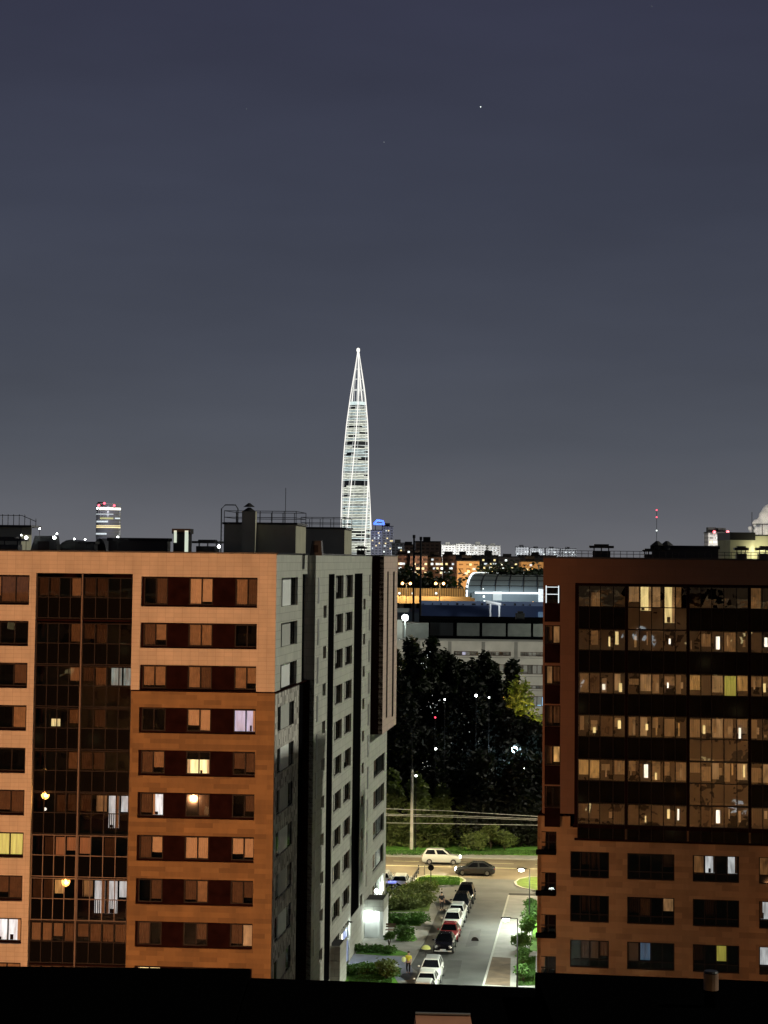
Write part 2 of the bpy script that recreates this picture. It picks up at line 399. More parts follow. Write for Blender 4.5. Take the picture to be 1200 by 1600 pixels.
# side street asphalt, from near the viewer to the cross road
c0 = gnd(755, 1538); c1 = gnd(790.7, 1412)
sdir = (c1 - c0).normalized(); nrm = Vector((sdir.y, -sdir.x, 0))
def ST(s, w): return c0 + sdir * s + nrm * w      # s metres along the street, w to the right of the right kerb
sheet('street', [ST(-90, -11.5), ST(-90, 0), ST(47, 0), ST(47, 2.5), ST(62, 9), ST(66, 40), ST(72, -30), ST(58, -30), ST(47, -11.5)], .008, 'asphalt')
def crossline(px, py): return gnd(px, py)
RL = Frame(*crossline(700, 1371)[:2], 5.0)        # the cross road runs along this
sheet('cross_road', [RL.P(-160, -14.5, 0), RL.P(200, -14.5, 0), RL.P(200, .5, 0), RL.P(-160, .5, 0)], .014, 'road')
mb = MB()
for b_ in (-7.6,):
    a0 = RL.P(-160, b_, .019); a1 = RL.P(200, b_, .019); a2 = RL.P(200, b_ - .28, .019); a3 = RL.P(-160, b_ - .28, .019); mb.quad([a0, a1, a2, a3])
for i in range(60):
    x = -150 + i * 5.5; mb.quad([RL.P(x, -11.2, .019), RL.P(x + 3, -11.2, .019), RL.P(x + 3, -11.35, .019), RL.P(x, -11.35, .019)])
tag(mb.build('road_marking', mat('road_paint', (.75, .72, .45), .6)), kind='structure')
slab('far_pavement', [RL.P(-160, -17.5, 0), RL.P(200, -17.5, 0), RL.P(200, -14.6, 0), RL.P(-160, -14.6, 0)], .13, 'soil' if 0 else 'walk')
slab('verge', [RL.P(-160, -27.5, 0), RL.P(200, -27.5, 0), RL.P(200, -17.6, 0), RL.P(-160, -17.6, 0)], .16, 'grass')
# right hand side of the street
slab('pavement', [ST(-90, .1), ST(-90, 5), ST(14, 5), ST(14, 3.2), ST(45, 3.2), ST(45, .1)], .12, 'walk')
slab('soil_bed', GP((757, 1538), (797, 1541), (798, 1497), (768, 1495), z=.12), .135, 'soil')
kb = MB(); kb.quad([ST(-90, -.02), ST(45, -.02), ST(45, -.02) + Vector((0, 0, .14)), ST(-90, -.02) + Vector((0, 0, .14))])
kb.quad([ST(-90, -.02) + Vector((0, 0, .14)), ST(45, -.02) + Vector((0, 0, .14)), ST(45, .16) + Vector((0, 0, .14)), ST(-90, .16) + Vector((0, 0, .14))])
tag(kb.build('kerb', M['kerb']), kind='structure')
slab('lawn', [ST(-30, 5.1), ST(-30, 12), ST(45, 12), ST(45, 3.3), ST(14.1, 3.3), ST(14.1, 5.1)], .15, 'grass')
slab('path', GP((808, 1484), (840, 1487), (840, 1494), (806, 1492), z=.15), .165, 'walk')
slab('grass_island', GP((806, 1380), (812, 1375), (826, 1372), (900, 1373), (900, 1396), (838, 1393), (818, 1389), (808, 1385)), .14, 'grassd', kerb=True)
slab('grass_island', GP((640, 1386), (652, 1373), (668, 1369), (700, 1370), (720, 1373), (726, 1377), (720, 1382), (700, 1385), (680, 1386)), .14, 'grassd', kerb=True)
# left hand side of the street
slab('forecourt', GP((520, 1600), (640, 1600), (652, 1520), (640, 1512), (664, 1470), (684, 1425), (676, 1405), (676, 1394), (560, 1388)), .10, 'walk')
slab('parking_bay', GP((560, 1392), (676, 1393), (640, 1386), (652, 1366), (560, 1362)), .012, 'asphalt')
slab('blue_lit_paving', GP((538, 1523), (552, 1491), (636, 1496), (646, 1518), (640, 1532), (538, 1532), z=.10), .115, 'bluelit_walk')
slab('lawn', GP((536, 1540), (541, 1520), (560, 1512), (600, 1512), (612, 1520), (624, 1540), z=.10), .15, 'grass')
slab('lawn', GP((556, 1490), (560, 1482), (620, 1484), (638, 1490), (636, 1493), (600, 1493), z=.10), .15, 'grass')
slab('lawn', GP((600, 1447), (603, 1428), (650, 1428), (661, 1440), (657, 1447), z=.10), .15, 'grassd')
slab('lawn', GP((607, 1425), (612, 1398), (672, 1394), (676, 1400), (670, 1424), z=.10), .15, 'grassd')
slab('lawn', GP((618, 1470), (626, 1458), (645, 1458), (652, 1468), (646, 1471), z=.10), .15, 'grass')
for q, m_ in ((((735, 1455), (752, 1452), (746, 1478), (727, 1480)), 'patch_a'), (((745, 1408), (775, 1407), (771, 1420), (742, 1421)), 'patch_b'), (((700, 1500), (722, 1501), (716, 1530), (694, 1530)), 'patch_a')):
    M.setdefault('patch_a', mat('fresh_asphalt', (.072, .075, .072), .8, noise=.2, nscale=.6)); M.setdefault('patch_b', mat('worn_asphalt', (.10, .104, .098), .8, noise=.2, nscale=.6)); sheet('asphalt_patch', GP(*q), .0125, m_)
mh = MB(); mh.tube([gnd(742, 1470, .009), gnd(742, 1470, .02)], .34, 16); tag(mh.build('manhole_cover', M['steel'], base=gnd(742, 1470)), 'dark round manhole cover set in the side street asphalt', 'manhole cover')

# ------------------------------------------------------------------ LEFT BLOCK
BL = empty('apartment_block', (-7.4, 144, 0), 'left apartment block with orange lit front, long grey side wall and black roof plant', 'apartment block')
FF = Frame(-7.4, 144, 4.6)             # front plane, a < 0 to the left
FS = Frame(-7.4, 144, 6.4, side=True)  # side plane
ZT = FF.Z(435, 866)
AL = -34.0
rowy = [900.6, 972.4, 1038.4, 1105, 1171.6, 1237.7, 1304.4, 1372.2, 1439, 1509]
ztop = [FF.Z(222, y) for y in rowy]; ztop += [ztop[-1] - 3.0 * k for k in (1, 2, 3)]
zbot = [FF.Z(222, 947.6)] + [z - 1.78 for z in ztop[1:]]
NR = len(ztop)
Zs = FF.Z(300, 1079)                    # seam between tile and brick
def FA(x): return FF.A(x, 960)
aw0, aw1 = FA(220.5), FA(402); ab0, ab1 = FA(56), FA(207); al1 = FA(45.5); al0 = al1 - 4.2
bayt = FF.Z(130, 896)
holesU = []
for k in range(NR):
    holesU += [(aw0, aw1, zbot[k], ztop[k]), (al0, al1, zbot[k], ztop[k]), (al0 - 9, al0 - 5, zbot[k], ztop[k])]
holesU.append((ab0, ab1, -1, bayt))
mb = MB(); mb.wall(FF, ab1 + 0.0, 0.0, Zs, ZT, holesU, .12, .42); mb.wall(FF, AL, ab1, 0, ZT, holesU, .12, .42)
mb.build('tiled_wall', M['tile'], BL)
mb = MB(); mb.wall(FF, ab1, 0.0, 0, Zs - .1, holesU, 0, .3); mb.build('brick_wall', M['brick'], BL)
mb = MB(); mb.fbox(FF, ab1 + .01, .02, -.2, .06, Zs - .1, Zs); mb.build('string_course', M['dark'], BL)
# dark back panel of the window strips
for (p, q) in ((aw0, aw1), (al0, al1), (al0 - 9, al0 - 5)):
    for k in range(NR):
        if k > 10: continue
        mb = MB(); e = [0, 0]
        if p == aw0:
            pr = [(FA(224.5), FA(242.6), FA(260)), (FA(295), FA(314), FA(331)), (FA(367.5), FA(386), FA(401.4))]
            hh = [(a, c, zbot[k] + .12, ztop[k] - .05) for a, b_, c in pr]
        else:
            pr = [(p + .1, (p + q) / 2 - 1.0, (p + q) / 2), ((p + q) / 2, (p + q) / 2 + 1.05, q - .08)] if p == al0 else [(p + .1, (p + q) / 2, q - .1)]
            hh = [(pr[0][0], pr[-1][2], zbot[k] + .10, ztop[k] - .05)]
        mb.wall(FF, p, q, zbot[k], ztop[k], hh, -.2, .08)
        mb.build('infill_panel', M['dark'], BL)
CR = ['kb TT tb'.split(), 'bt tt kk'.split(), 'tt tb tt'.split(), 'kk TT VV'.split(), 'bt YY bb'.split(), 'bW kb kb'.split(),
      'bT TT TT'.split(), 'kb bt bb'.split(), 'bk kb bD'.split(), 'YY bb kk'.split(), 'kk bk kt'.split()]
CLF = ['kt kk'.split()[0] + 'bb', 'kkkk', 'kkkb', 'kkkt', 'kkkk', 'kkbb', 'kkGG', 'kkbb', 'WWWW', 'bbtt', 'kkkk']
for k in range(11):
    zz0, zz1 = zbot[k] + .14, ztop[k] - .07
    for j in range(3):
        a, b_, c = [(FA(224.5), FA(242.6), FA(260)), (FA(295), FA(314), FA(331)), (FA(367.5), FA(386), FA(401.4))][j]
        bz = None
        if CR[k][j] == 'YY' and k == 4: bz = (zz0 + .02, zz0 + 1.0)
        window(BL, FF, [a, b_, c], zz0, zz1, -.22, CR[k][j], bz=bz)
    m_ = (al0 + al1) / 2
    window(BL, FF, [al0 + .12, m_ - 1, m_, m_ + 1.05, al1 - .1], zz0, zz1, -.22, CLF[k])
    window(BL, FF, [al0 - 8.8, al0 - 7, al0 - 5.2], zz0, zz1, -.22, 'kb')
# interior mass (keeps light from passing through), behind the loggias and rooms
mb = MB()
mb.fbox(FF, AL + .1, ab0 - .02, -14, -1.3, .2, ZT - .6); mb.fbox(FF, ab0 - .02, ab1 + .02, -14, -1.75, .2, ZT - .6); mb.fbox(FF, ab1 + .02, -1.3, -14, -1.3, .2, ZT - .6)
mb.build('core', M['black'], BL)
# glazed loggia column of the left block
LC = ['bbkT bbkk', 'kkkt bbkk', 'kkkT btCC', 'kYkt kbkk', 'kkkt bbkk', 'kkbb bDWW', 'kbRR Rkbk', 'bbOk gWWW', 'TTTt tttt', 'tttt tktT', 'kktt kktk']
amid = FF.A(126.5, 960)
e1 = [ab0 + .05 + (amid - ab0 - .1) * i / 4 for i in range(5)]; e2 = [amid + .1 + (ab1 - amid - .15) * i / 4 for i in range(5)]
for k in range(11):
    zt = min(bayt - .1, FF.Z(130, rowy[k] + 1.5) if k < 10 else FF.Z(130, rowy[9]) - 3.0 * (k - 9)); zb = zt - 1.42; zf = zt - 2.98
    mb = MB(); mb.fbox(FF, ab0, ab1, -1.7, -.25, zf - .13, zf + .05); mb.build('loggia_slab', M['dark'], BL)
    mb = MB(); mb.wall(FF, ab0, ab1, zf + .06, zt + .01 if k else bayt, [(e1[0] + .2, e1[-1] - .2, zb - .2, zt - .1), (e2[0] + .2, e2[-1] - .2, zb - .2, zt - .1)], -1.6, .1)
    mb.build('loggia_back_wall', M['dark'], BL)
    codes = LC[k].split()
    for e, cc in ((e1, codes[0]), (e2, codes[1])):
        # front glazing, with dark spandrel below; curtains hang in the windows of the back wall
        o = MB()
        for q in e: o.fbox(FF, q - .03, q + .03, -.28, -.20, zf + .06, zt)
        for z in (zb, zt - .03, zf + .1): o.fbox(FF, e[0] + .03, e[-1] - .03, -.275, -.205, z - .03, z + .03)
        fr = o.build('loggia_glazing', M['pframe'] if k in (6, 7) else M['frame'], BL)
        g = MB(); g.quad([FF.P(e[0], -.24, zb), FF.P(e[-1], -.24, zb), FF.P(e[-1], -.24, zt), FF.P(e[0], -.24, zt)]); g.build('pane', M['bayglass'], fr)
        sp = MB(); sp.quad([FF.P(e[0], -.245, zf), FF.P(e[-1], -.245, zf), FF.P(e[-1], -.245, zb), FF.P(e[0], -.245, zb)])
        sp.build('spandrel', M['bayglass'] if 'W' in cc or 'C' in cc else M['spand'], fr)
        for i, c in enumerate(cc):
            z_lo = zb - .02
            if c == 'W' and i in (1, 2): z_lo = zf + .4
            if c == 'Y': z_lo = zb; 
            curtain(fr, FF, e[i] + .07, e[i + 1] - .07, z_lo, zt - (.9 if c == 'Y' else .08), (-.5 if c in 'tTbRO' else -1.58), c)
mb = MB(); mb.fbox(FF, amid - .02, amid + .07, -.26, -.12, 0, bayt - .05); mb.build('divider', M['pframe'], BL)

for (px, py, lb) in ((71, 1238, 'glaring orange lamp added for a lamp reflection in the upper part of the glazed loggia column'), (103, 1374, 'glaring orange lamp added for a lamp reflection in the lower part of the glazed loggia column')):  # bulbs added where the glass mirrors sodium street lamps
    a_, z_ = FF.hit(px, py, -.5); c = FF.P(a_, -.5, z_ - .12); e = empty('reflection_lamp', c + Vector((0, 0, .6)), lb, 'lamp', 'orange lamps added for reflections in the loggia glass')
    mb = MB(); mb.ball(c, .30, 8, 1.3); mb.build('bulb', M['sodiumfar'], e); mb = MB(); mb.tube([c, c + Vector((0, 0, .6))], .015); mb.build('cord', M['steel'], e); point('lamp_light', e, c + Vector((.1, -.34, -.1)), 120, (1, .45, .12), .15)
    if py < 1300: mb = MB(); mb.ball(c - Vector((0, 0, 1.05)), .12, 6); mb.build('lower_bulb', M['litS'], e)
# ---- side wall of the left block
BO = .63
sA = FS.A(471.5); sA2 = FS.A(479.5)
SRow = [(zbot[k] + .02, ztop[k] - .02) for k in range(NR)]
w0, w1 = FS.A(438.8), FS.A(464.3)
holes = [(w0, w1, a, b_) for a, b_ in SRow if b_ > 1] + [(sA, sA2 - .02, 2, FS.Z(475, 897))]
mb = MB(); mb.wall(FS, 0.0, sA2, Zs, ZT, holes, .0, .35); mb.build('side_tiled_wall', M['sidetile'], BL)
mb = MB(); mb.wall(FS, 0.02, sA2, 0, Zs - .1, holes, -.15, .3); mb.build('side_stone_wall', M['mottle'], BL)
mb = MB(); mb.fbox(FS, -.02, sA2 - .05, -.4, .06, Zs - .1, Zs); mb.build('side_string_course', M['dark'], BL)
for k in range(NR):
    a, b_ = SRow[k]
    if b_ < 1: continue
    d = w1 - w0
    mb = MB(); mb.fbox(FS, w0 + d * .24, w0 + d * .74, -.30, -.22, a + .03, b_ - .03); o = mb.build('shutter', M['curtg'] if k % 2 else M['white'], BL)
    window(BL, FS, [w0 + .02, w0 + d * .25, w0 + d * .75, w1 - .02], a, b_, -.26, 'kkk')
mb = MB(); mb.fbox(FS, sA, sA2, -.34, -.22, 1, FS.Z(475, 897)); mb.build('notch_glazing', M['black'], BL)
mb = MB(); mb.fbox(FS, sA - .3, sA2, -1.2, -.9, 0, ZT - .5); mb.build('notch_back', M['black'], BL)
mb = MB(); mb.fbox(FS, .8, sA2 + 60, -9, -1.21, .2, ZT - .6); mb.build('side_core', M['black'], BL)
# body with the stair windows, standing forward by BO
def SA(x, y=960): return FS.A(x, y, BO)
sB0 = SA(492.5); sEnd = SA(603.5, 1250)
st1 = (SA(513), SA(522.2)); st2 = (SA(553.5), SA(566.0)); sC0 = SA(580.5)
zst = FS.Z(517, 897, BO); zst_b2 = FS.Z(556, 1419, BO)
holes = [(st1[0], st1[1], 1.0, zst), (st2[0], st2[1], 3.6, FS.Z(560, 896, BO))]
pA = (SA(524.4), SA(536.2)); pB = (SA(539.8), SA(550.8))
sw = (SA(505.5), SA(510.3)); sw2 = (SA(567.6), SA(571.0)); thin = (SA(496), SA(498))
pairs = []; smalls = []; thins = []
for k in range(NR):
    a, b_ = SRow[k]
    if b_ < 2.5: continue
    pairs.append(k); holes += [(pA[0], pA[1], a + .1, b_), (pB[0], pB[1], a + .1, b_)]
for k in range(NR):
    zc = ztop[k] - 2.35
    if zc < 4: continue
    smalls.append(zc); holes += [(sw[0], sw[1], zc - 1.0, zc), (sw2[0], sw2[1], zc - .95, zc + .05)]
lw = (SA(585.5), SA(601.0, 1250))
zC0 = FS.Z(590, 1139, BO)
lowk = [k for k in range(NR) if ztop[k] < zC0 - .4 and zbot[k] > .8]
for k in lowk: holes.append((lw[0] + .6, lw[1] - .5, SRow[k][0] - .1, SRow[k][1]))
dz = (SA(530.5, 1470), SA(546, 1450))
holes.append((dz[0], dz[1], .1, 3.3))
mb = MB(); mb.wall(FS, sB0, sEnd, 0, ZT, holes, BO, .35); mb.build('stair_side_wall', M['sidetile'], BL)
# front facing return of this body, far end
mb = MB(); Q = lambda b, z: FS.P(sB0, b, z)
mb.quad([Q(-.9, Zs), Q(BO, Zs), Q(BO, ZT), Q(-.9, ZT)], [(-.9, Zs), (BO, Zs), (BO, ZT), (-.9, ZT)]); mb.build('return_wall', M['sidetile'], BL)
mb = MB(); mb.quad([Q(-.9, 0), Q(BO, 0), Q(BO, Zs), Q(-.9, Zs)]); mb.build('dark_return_wall', M['dark'], BL)
mb = MB(); mb.quad([FS.P(sEnd, -12, 0), FS.P(sEnd, BO, 0), FS.P(sEnd, BO, ZT), FS.P(sEnd, -12, ZT)]); mb.build('end_wall', M['sidetile'], BL)
for s_ in (st1, st2):
    mb = MB(); mb.fbox(FS, s_[0], s_[1], BO - .12, BO - .05, 1, zst); mb.build('stair_glazing', M['black'], BL)
for k in pairs:
    a, b_ = SRow[k]
    for q0, q1 in (pA, pB):
        d = q1 - q0
        window(BL, FS, [q0 + .02, q0 + d * .38, q0 + d * .66, q1 - .02], a + .12, b_ - .02, BO - .24, 'kgk' if (k * 7 + int(q0)) % 3 else 'bgk', back=.05)
for zc in smalls:
    for q in (sw, sw2): window(BL, FS, [q[0] + .02, q[1] - .02], zc - 1.0, zc, BO - .25, 'k', name='landing_window')
for k in lowk: window(BL, FS, [lw[0] + .62, (lw[0] + lw[1]) / 2, lw[1] - .52], SRow[k][0] - .1, SRow[k][1], BO - .22, 'bk')
for k in range(NR):
    zc = ztop[k] - .1
    if zc < 4: continue
    for q in (thin, (SA(576.2), SA(578.0))):
        mb = MB(); mb.fbox(FS, q[0], q[1], BO, BO + .05, zc - 2.0, zc); mb.build('metal_trim', M['galv'], BL)
mb = MB(); mb.fbox(FS, dz[0] + .02, (dz[0] + dz[1]) / 2 + .4, BO - .3, BO - .2, .12, 3.28); mb.build('lit_entrance', M['litS'], BL)
mb = MB(); mb.fbox(FS, (dz[0] + dz[1]) / 2 + .42, dz[1] - .02, BO - .3, BO - .15, .12, 3.28); mb.build('blue_door', emis('blue_lit_door', (.18, .30, .85), .55, False), BL)
# projecting upper box at the far end
PB = 1.15; cz = zC0
sC1 = FS.A(620.5, 960, BO + PB)
slit = [(FS.A(604.5, 960, BO + PB), FS.A(606.8, 960, BO + PB)), (FS.A(613.6, 960, BO + PB), FS.A(616.2, 960, BO + PB))]
hs = [(slit[0][0], slit[0][1], cz + 1.3, FS.Z(605, 893, BO + PB)), (slit[1][0], slit[1][1], cz + 1.0, FS.Z(615, 893, BO + PB))]
M['pinktile'] = brick('pinkish_tile_cladding', (.55, .42, .36), (.50, .38, .33), (.3, .22, .2), 1.2, .6, .012, stain=.1)
mb = MB(); mb.wall(FS, sC0, sC1, cz, ZT, hs, BO + PB, .4); mb.build('projecting_wall', M['pinktile'], BL)
for h in hs: mb = MB(); mb.fbox(FS, h[0], h[1], BO + PB - .12, BO + PB - .04, h[2], h[3]); mb.build('slit_glazing', M['black'], BL)
mb = MB(); mb.quad([FS.P(sC0, BO + .01, cz), FS.P(sC0, BO + PB, cz), FS.P(sC0, BO + PB, ZT - .05), FS.P(sC0, BO + .01, ZT - .05)])
mb.quad([FS.P(sC0, BO + .01, cz), FS.P(sC0, BO + PB, cz), FS.P(sC1, BO + PB, cz), FS.P(sC1, BO + .01, cz)])
mb.fbox(FS, sC0 + .1, sC1 - .05, BO + .02, BO + PB - .41, cz + .05, ZT - .1); mb.build('projecting_core', M['dark'], BL)
# roof and parapet
mb = MB(); mb.quad([FF.P(AL, .1, ZT - .25), FF.P(0, .1, ZT - .25), FS.P(sEnd, 0, ZT - .25), FS.P(sEnd, -30, ZT - .25)]); mb.build('roof_deck', M['roofing'], BL)
mb = MB(); mb.fbox(FF, AL - .1, .1, -.35, .17, ZT, ZT + .1); mb.fbox(FS, .35, sB0, -.35, .05, ZT + .003, ZT + .1); mb.fbox(FS, sB0, sC0, BO - .4, BO + .05, ZT + .003, ZT + .1)
mb.fbox(FS, sC0, sC1, BO - .3, BO + PB + .05, ZT + .003, ZT + .1); mb.build('parapet_cap', M['steel'], BL)
# far wing seen in the notch of the wall bottom
mb = MB(); mb.fbox(FS, sC0, sC1, BO, BO + PB, cz + .01, cz + .02)

# roof structures of the left block: superstructure with railings and chimney
def roofbox(parent, name, px0, px1, y0, y1, D, dep, mt, side=0):
    p = at(px0, y0, D); q = at(px1, y1, D); F = Frame(p.x, D, 4.6); wd = (q.x - p.x) / F.u.x
    mb = MB(); mb.fbox(F, 0, wd, -dep, 0, q.z, p.z); return mb.build(name, M[mt], parent), F, wd, q.z, p.z
for nm, a0, a1, y0, y1, D, dep in (('stair_hut', 350, 462, 819, 868, 160, 6.7), ('lift_hut', 470, 538, 826, 868, 188, 7)):
    _, F, wd, z0, z1 = roofbox(BL, nm, a0, a1, y0, y1, D, dep, 'plaster')
    mb = MB(); mb.fbox(F, -.12, wd + .12, -dep - .1, .12, z1, z1 + .16); mb.build('hut_roof_edge', M['steel'], BL)
    mb = MB(); n = int(wd / .85)
    for i in range(n + 1):
        x = wd * i / n; mb.tube([F.P(x, -.1, z1 + .1), F.P(x, -.1, z1 + 1.05)], .03)
        mb.tube([F.P(x, -dep + .1, z1 + .1), F.P(x, -dep + .1, z1 + 1.05)], .03)
    for zz in (.55, 1.05):
        mb.tube([F.P(0, -.1, z1 + zz), F.P(wd, -.1, z1 + zz), F.P(wd, -dep + .1, z1 + zz), F.P(0, -dep + .1, z1 + zz), F.P(0, -.1, z1 + zz)], .028)
    mb.build('railing', M['steel'], BL)
    if nm == 'stair_hut':
        mb = MB(); mb.tube([F.P(-.2, .1, z0), F.P(-.2, .1, z1 + 1.2), F.P(.1, .1, z1 + 1.5), F.P(.9, .1, z1 + 1.5), F.P(1.1, .1, z1 + 1.2), F.P(1.1, .1, z1)], .05)
        for i in range(10): mb.tube([F.P(-.2, .1, z0 + .3 * i), F.P(-.2, -.4, z0 + .3 * i)], .02)
        mb.build('roof_ladder', M['steel'], BL)
        mb = MB(); x0 = 3.0 * wd / 11 * 1.0; mb.fbox(F, x0 + .0, x0 + 1.05, .13, .9, z0, z1 + 1.0); mb.build('chimney', M['plaster'], BL)
        mb = MB(); mb.tube([F.P(x0 + .5, .5, z1 + 1.0), F.P(x0 + .5, .5, z1 + 1.3)], [.6, .12]); mb.tube([F.P(x0 + .5, .5, z1 + 1.35), F.P(x0 + .5, .5, z1 + 1.65)], [.5, .08]); mb.build('chimney_cowl', M['steel'], BL)
        mb = MB(); mb.tube([F.P(wd * .83, -1, z1), F.P(wd * .83, -1, z1 + 2.9)], .025); mb.build('antenna', M['steel'], BL)
RV = []
def vent(px0, px1, y0, y1, D, shape, label, cat='roof vent', mt='steel', dep=1.2):
    p = at(px0, y0, D); q = at(px1, y1, D); b = Vector(((p.x + q.x) / 2, D, q.z)); e = empty('roof_vent', b, label, cat)
    w_ = q.x - p.x; h = p.z - q.z; F = Frame(b.x, D, 4.6); mb = MB()
    if shape == 'hood':
        mb.fbox(F, -w_ * .36, w_ * .36, -dep, 0, b.z, b.z + h * .55); mb.build('duct', M[mt], e)
        mb = MB(); mb.fbox(F, -w_ / 2, w_ / 2, -dep - .1, .1, b.z + h * .75, b.z + h * .9); mb.fbox(F, -w_ * .3, w_ * .3, -dep * .8, -.1, b.z + h * .9, b.z + h)
        for x in (-.3, 0, .3): mb.fbox(F, w_ * x - .04, w_ * x + .04, -dep * .5 - .05, -dep * .5 + .05, b.z + h * .55, b.z + h * .76)
        mb.build('hood', M[mt], e)
    elif shape == 'arch':
        n = 10; mb.m = 0; pr = [(w_ / 2 * math.cos(math.pi * i / n), h * math.sin(math.pi * i / n)) for i in range(n + 1)]
        for (x0, z0), (x1, z1) in zip(pr, pr[1:]): mb.quad([F.P(x0, 0, b.z + z0), F.P(x1, 0, b.z + z1), F.P(x1, -3, b.z + z1), F.P(x0, -3, b.z + z0)])
        mb.quad([F.P(x, 0, b.z + z) for x, z in pr]); mb.build('arched_cover', M[mt], e)
    elif shape == 'trap':
        pr = [(-w_ / 2, 0), (w_ / 2, 0), (w_ * .40, h), (-w_ * .32, h)]
        mb.quad([F.P(x, 0, b.z + z) for x, z in pr])
        for (x0, z0), (x1, z1) in zip(pr, pr[1:] + pr[:1]): mb.quad([F.P(x0, 0, b.z + z0), F.P(x1, 0, b.z + z1), F.P(x1, -dep, b.z + z1), F.P(x0, -dep, b.z + z0)])
        mb.build('housing', M[mt], e)
        mb = MB(); mb.fbox(F, -w_ * .2, w_ * .2, .0, .04, b.z + h * .2, b.z + h * .7); mb.build('louvre', M['frame'], e)
    else:
        mb.fbox(F, -w_ / 2, w_ / 2, -dep, 0, b.z, b.z + h * .8); mb.build('housing', M[mt], e)
        mb = MB(); mb.fbox(F, -w_ / 2 - .1, w_ / 2 + .1, -dep - .1, .1, b.z + h * .8, b.z + h); mb.build('lid', M['roofing'], e)
    return e
vent(-30, 38, 838, 866, 150, 'hood', 'wide black hooded vent at the far left end of the left roof')
vent(46, 90, 837, 866, 150, 'trap', 'black sloped vent housing, left of the arched roof covers')
vent(88, 132, 843, 866, 151, 'arch', 'low black arched cover in the middle of the left roof edge')
vent(124, 147, 846, 866, 150, 'box', 'small flat black box between arched covers on the left roof')
vent(145, 166, 841, 866, 152, 'arch', 'small black domed cover just below the far round office tower')
vent(169, 262, 840, 866, 149, 'box', 'long flat black duct box on the left roof')
e = vent(271, 295, 826, 866, 149, 'box', 'tall narrow shaft with bright pale metal side strips on the left roof', mt='steel')
F = Frame(at(283, 866, 148.9).x, 148.9, 4.6); mb = MB(); z_ = at(283, 829, 148.9).z; z0_ = at(283, 848, 148.9).z
mb.fbox(F, -.55, -.35, -.03, .04, z0_, z_); mb.fbox(F, .25, .5, -.03, .04, z0_ - .8, z_); mb.build('metal_strip', emis('painted_glint', (.9, 1, .8), .7, False), e)  # emission stands in for the glint on the metal strips
vent(300, 345, 843, 866, 150, 'hood', 'black hooded vent just left of the roof hut ladder')
vent(484, 503, 845, 868, 156, 'trap', 'small ventilation hood in front of the lower roof hut')
vent(555, 572, 853, 869, 200, 'hood', 'tiny black vent on the far end of the left roof')
# pale hut on the roof behind at far left with railing
e = empty('roof_hut', at(10, 860, 175), 'pale grey roof hut with thin railing at the far left edge', 'roof hut')
p = at(-40, 823, 175); q = at(62, 860, 175); mb = MB(); mb.box(p.x, at(34, 823, 175).x, 175, 180, q.z, p.z); mb.build('wall', M['plaster'], e)
mb = MB(); mb.box(p.x - .1, at(50, 823, 175).x, 174.7, 180, p.z + .01, p.z + .18); mb.build('roof', M['steel'], e); mb = MB()
for i in range(12):
    x = p.x + (at(56, 823, 175).x - p.x) * i / 11; mb.tube([(x, 175, p.z + .1), (x, 175, p.z + 1.1 - .35 * (i > 9))], .03)
mb.tube([(p.x, 175, p.z + 1), (at(34, 823, 175).x, 175, p.z + 1), (at(56, 823, 175).x, 175, p.z + .5)], .03); mb.build('railing', M['steel'], e)
# small roof lamps that glint between the vents
for i, (x, y, lb) in enumerate(((62, 826, 'tiny white lamp at the right end of the far left roof railing'), (89, 834, 'tiny white lamp floating above the sloped vent housing'), (116, 842, 'tiny white lamp on the arched roof cover'),
          (33, 836, 'white lamp beside the wide hood at the far left'), (41, 840, 'white lamp below the railing at far left'), (85, 840, 'white lamp on the right shoulder of the sloped vent housing'), (133, 843, 'tiny white lamp over the flat box of the left roof'), (184, 839, 'tiny white lamp on the long duct box'), (342, 854, 'bright white lamp beside the roof ladder'))):
    p = at(x, y, 148.6); e = empty('roof_lamp', p + Vector((0, .1, -.3)), lb, 'lamp', 'small lamps on the left roof')
    mb = MB(); mb.ball(p, .055 if i not in (4, 5, 8) else .11); mb.build('bulb', M['led'], e); mb = MB(); mb.tube([p - Vector((0, 0, .1)), p - Vector((0, 0, .9))], .02); mb.build('stem', M['steel'], e)

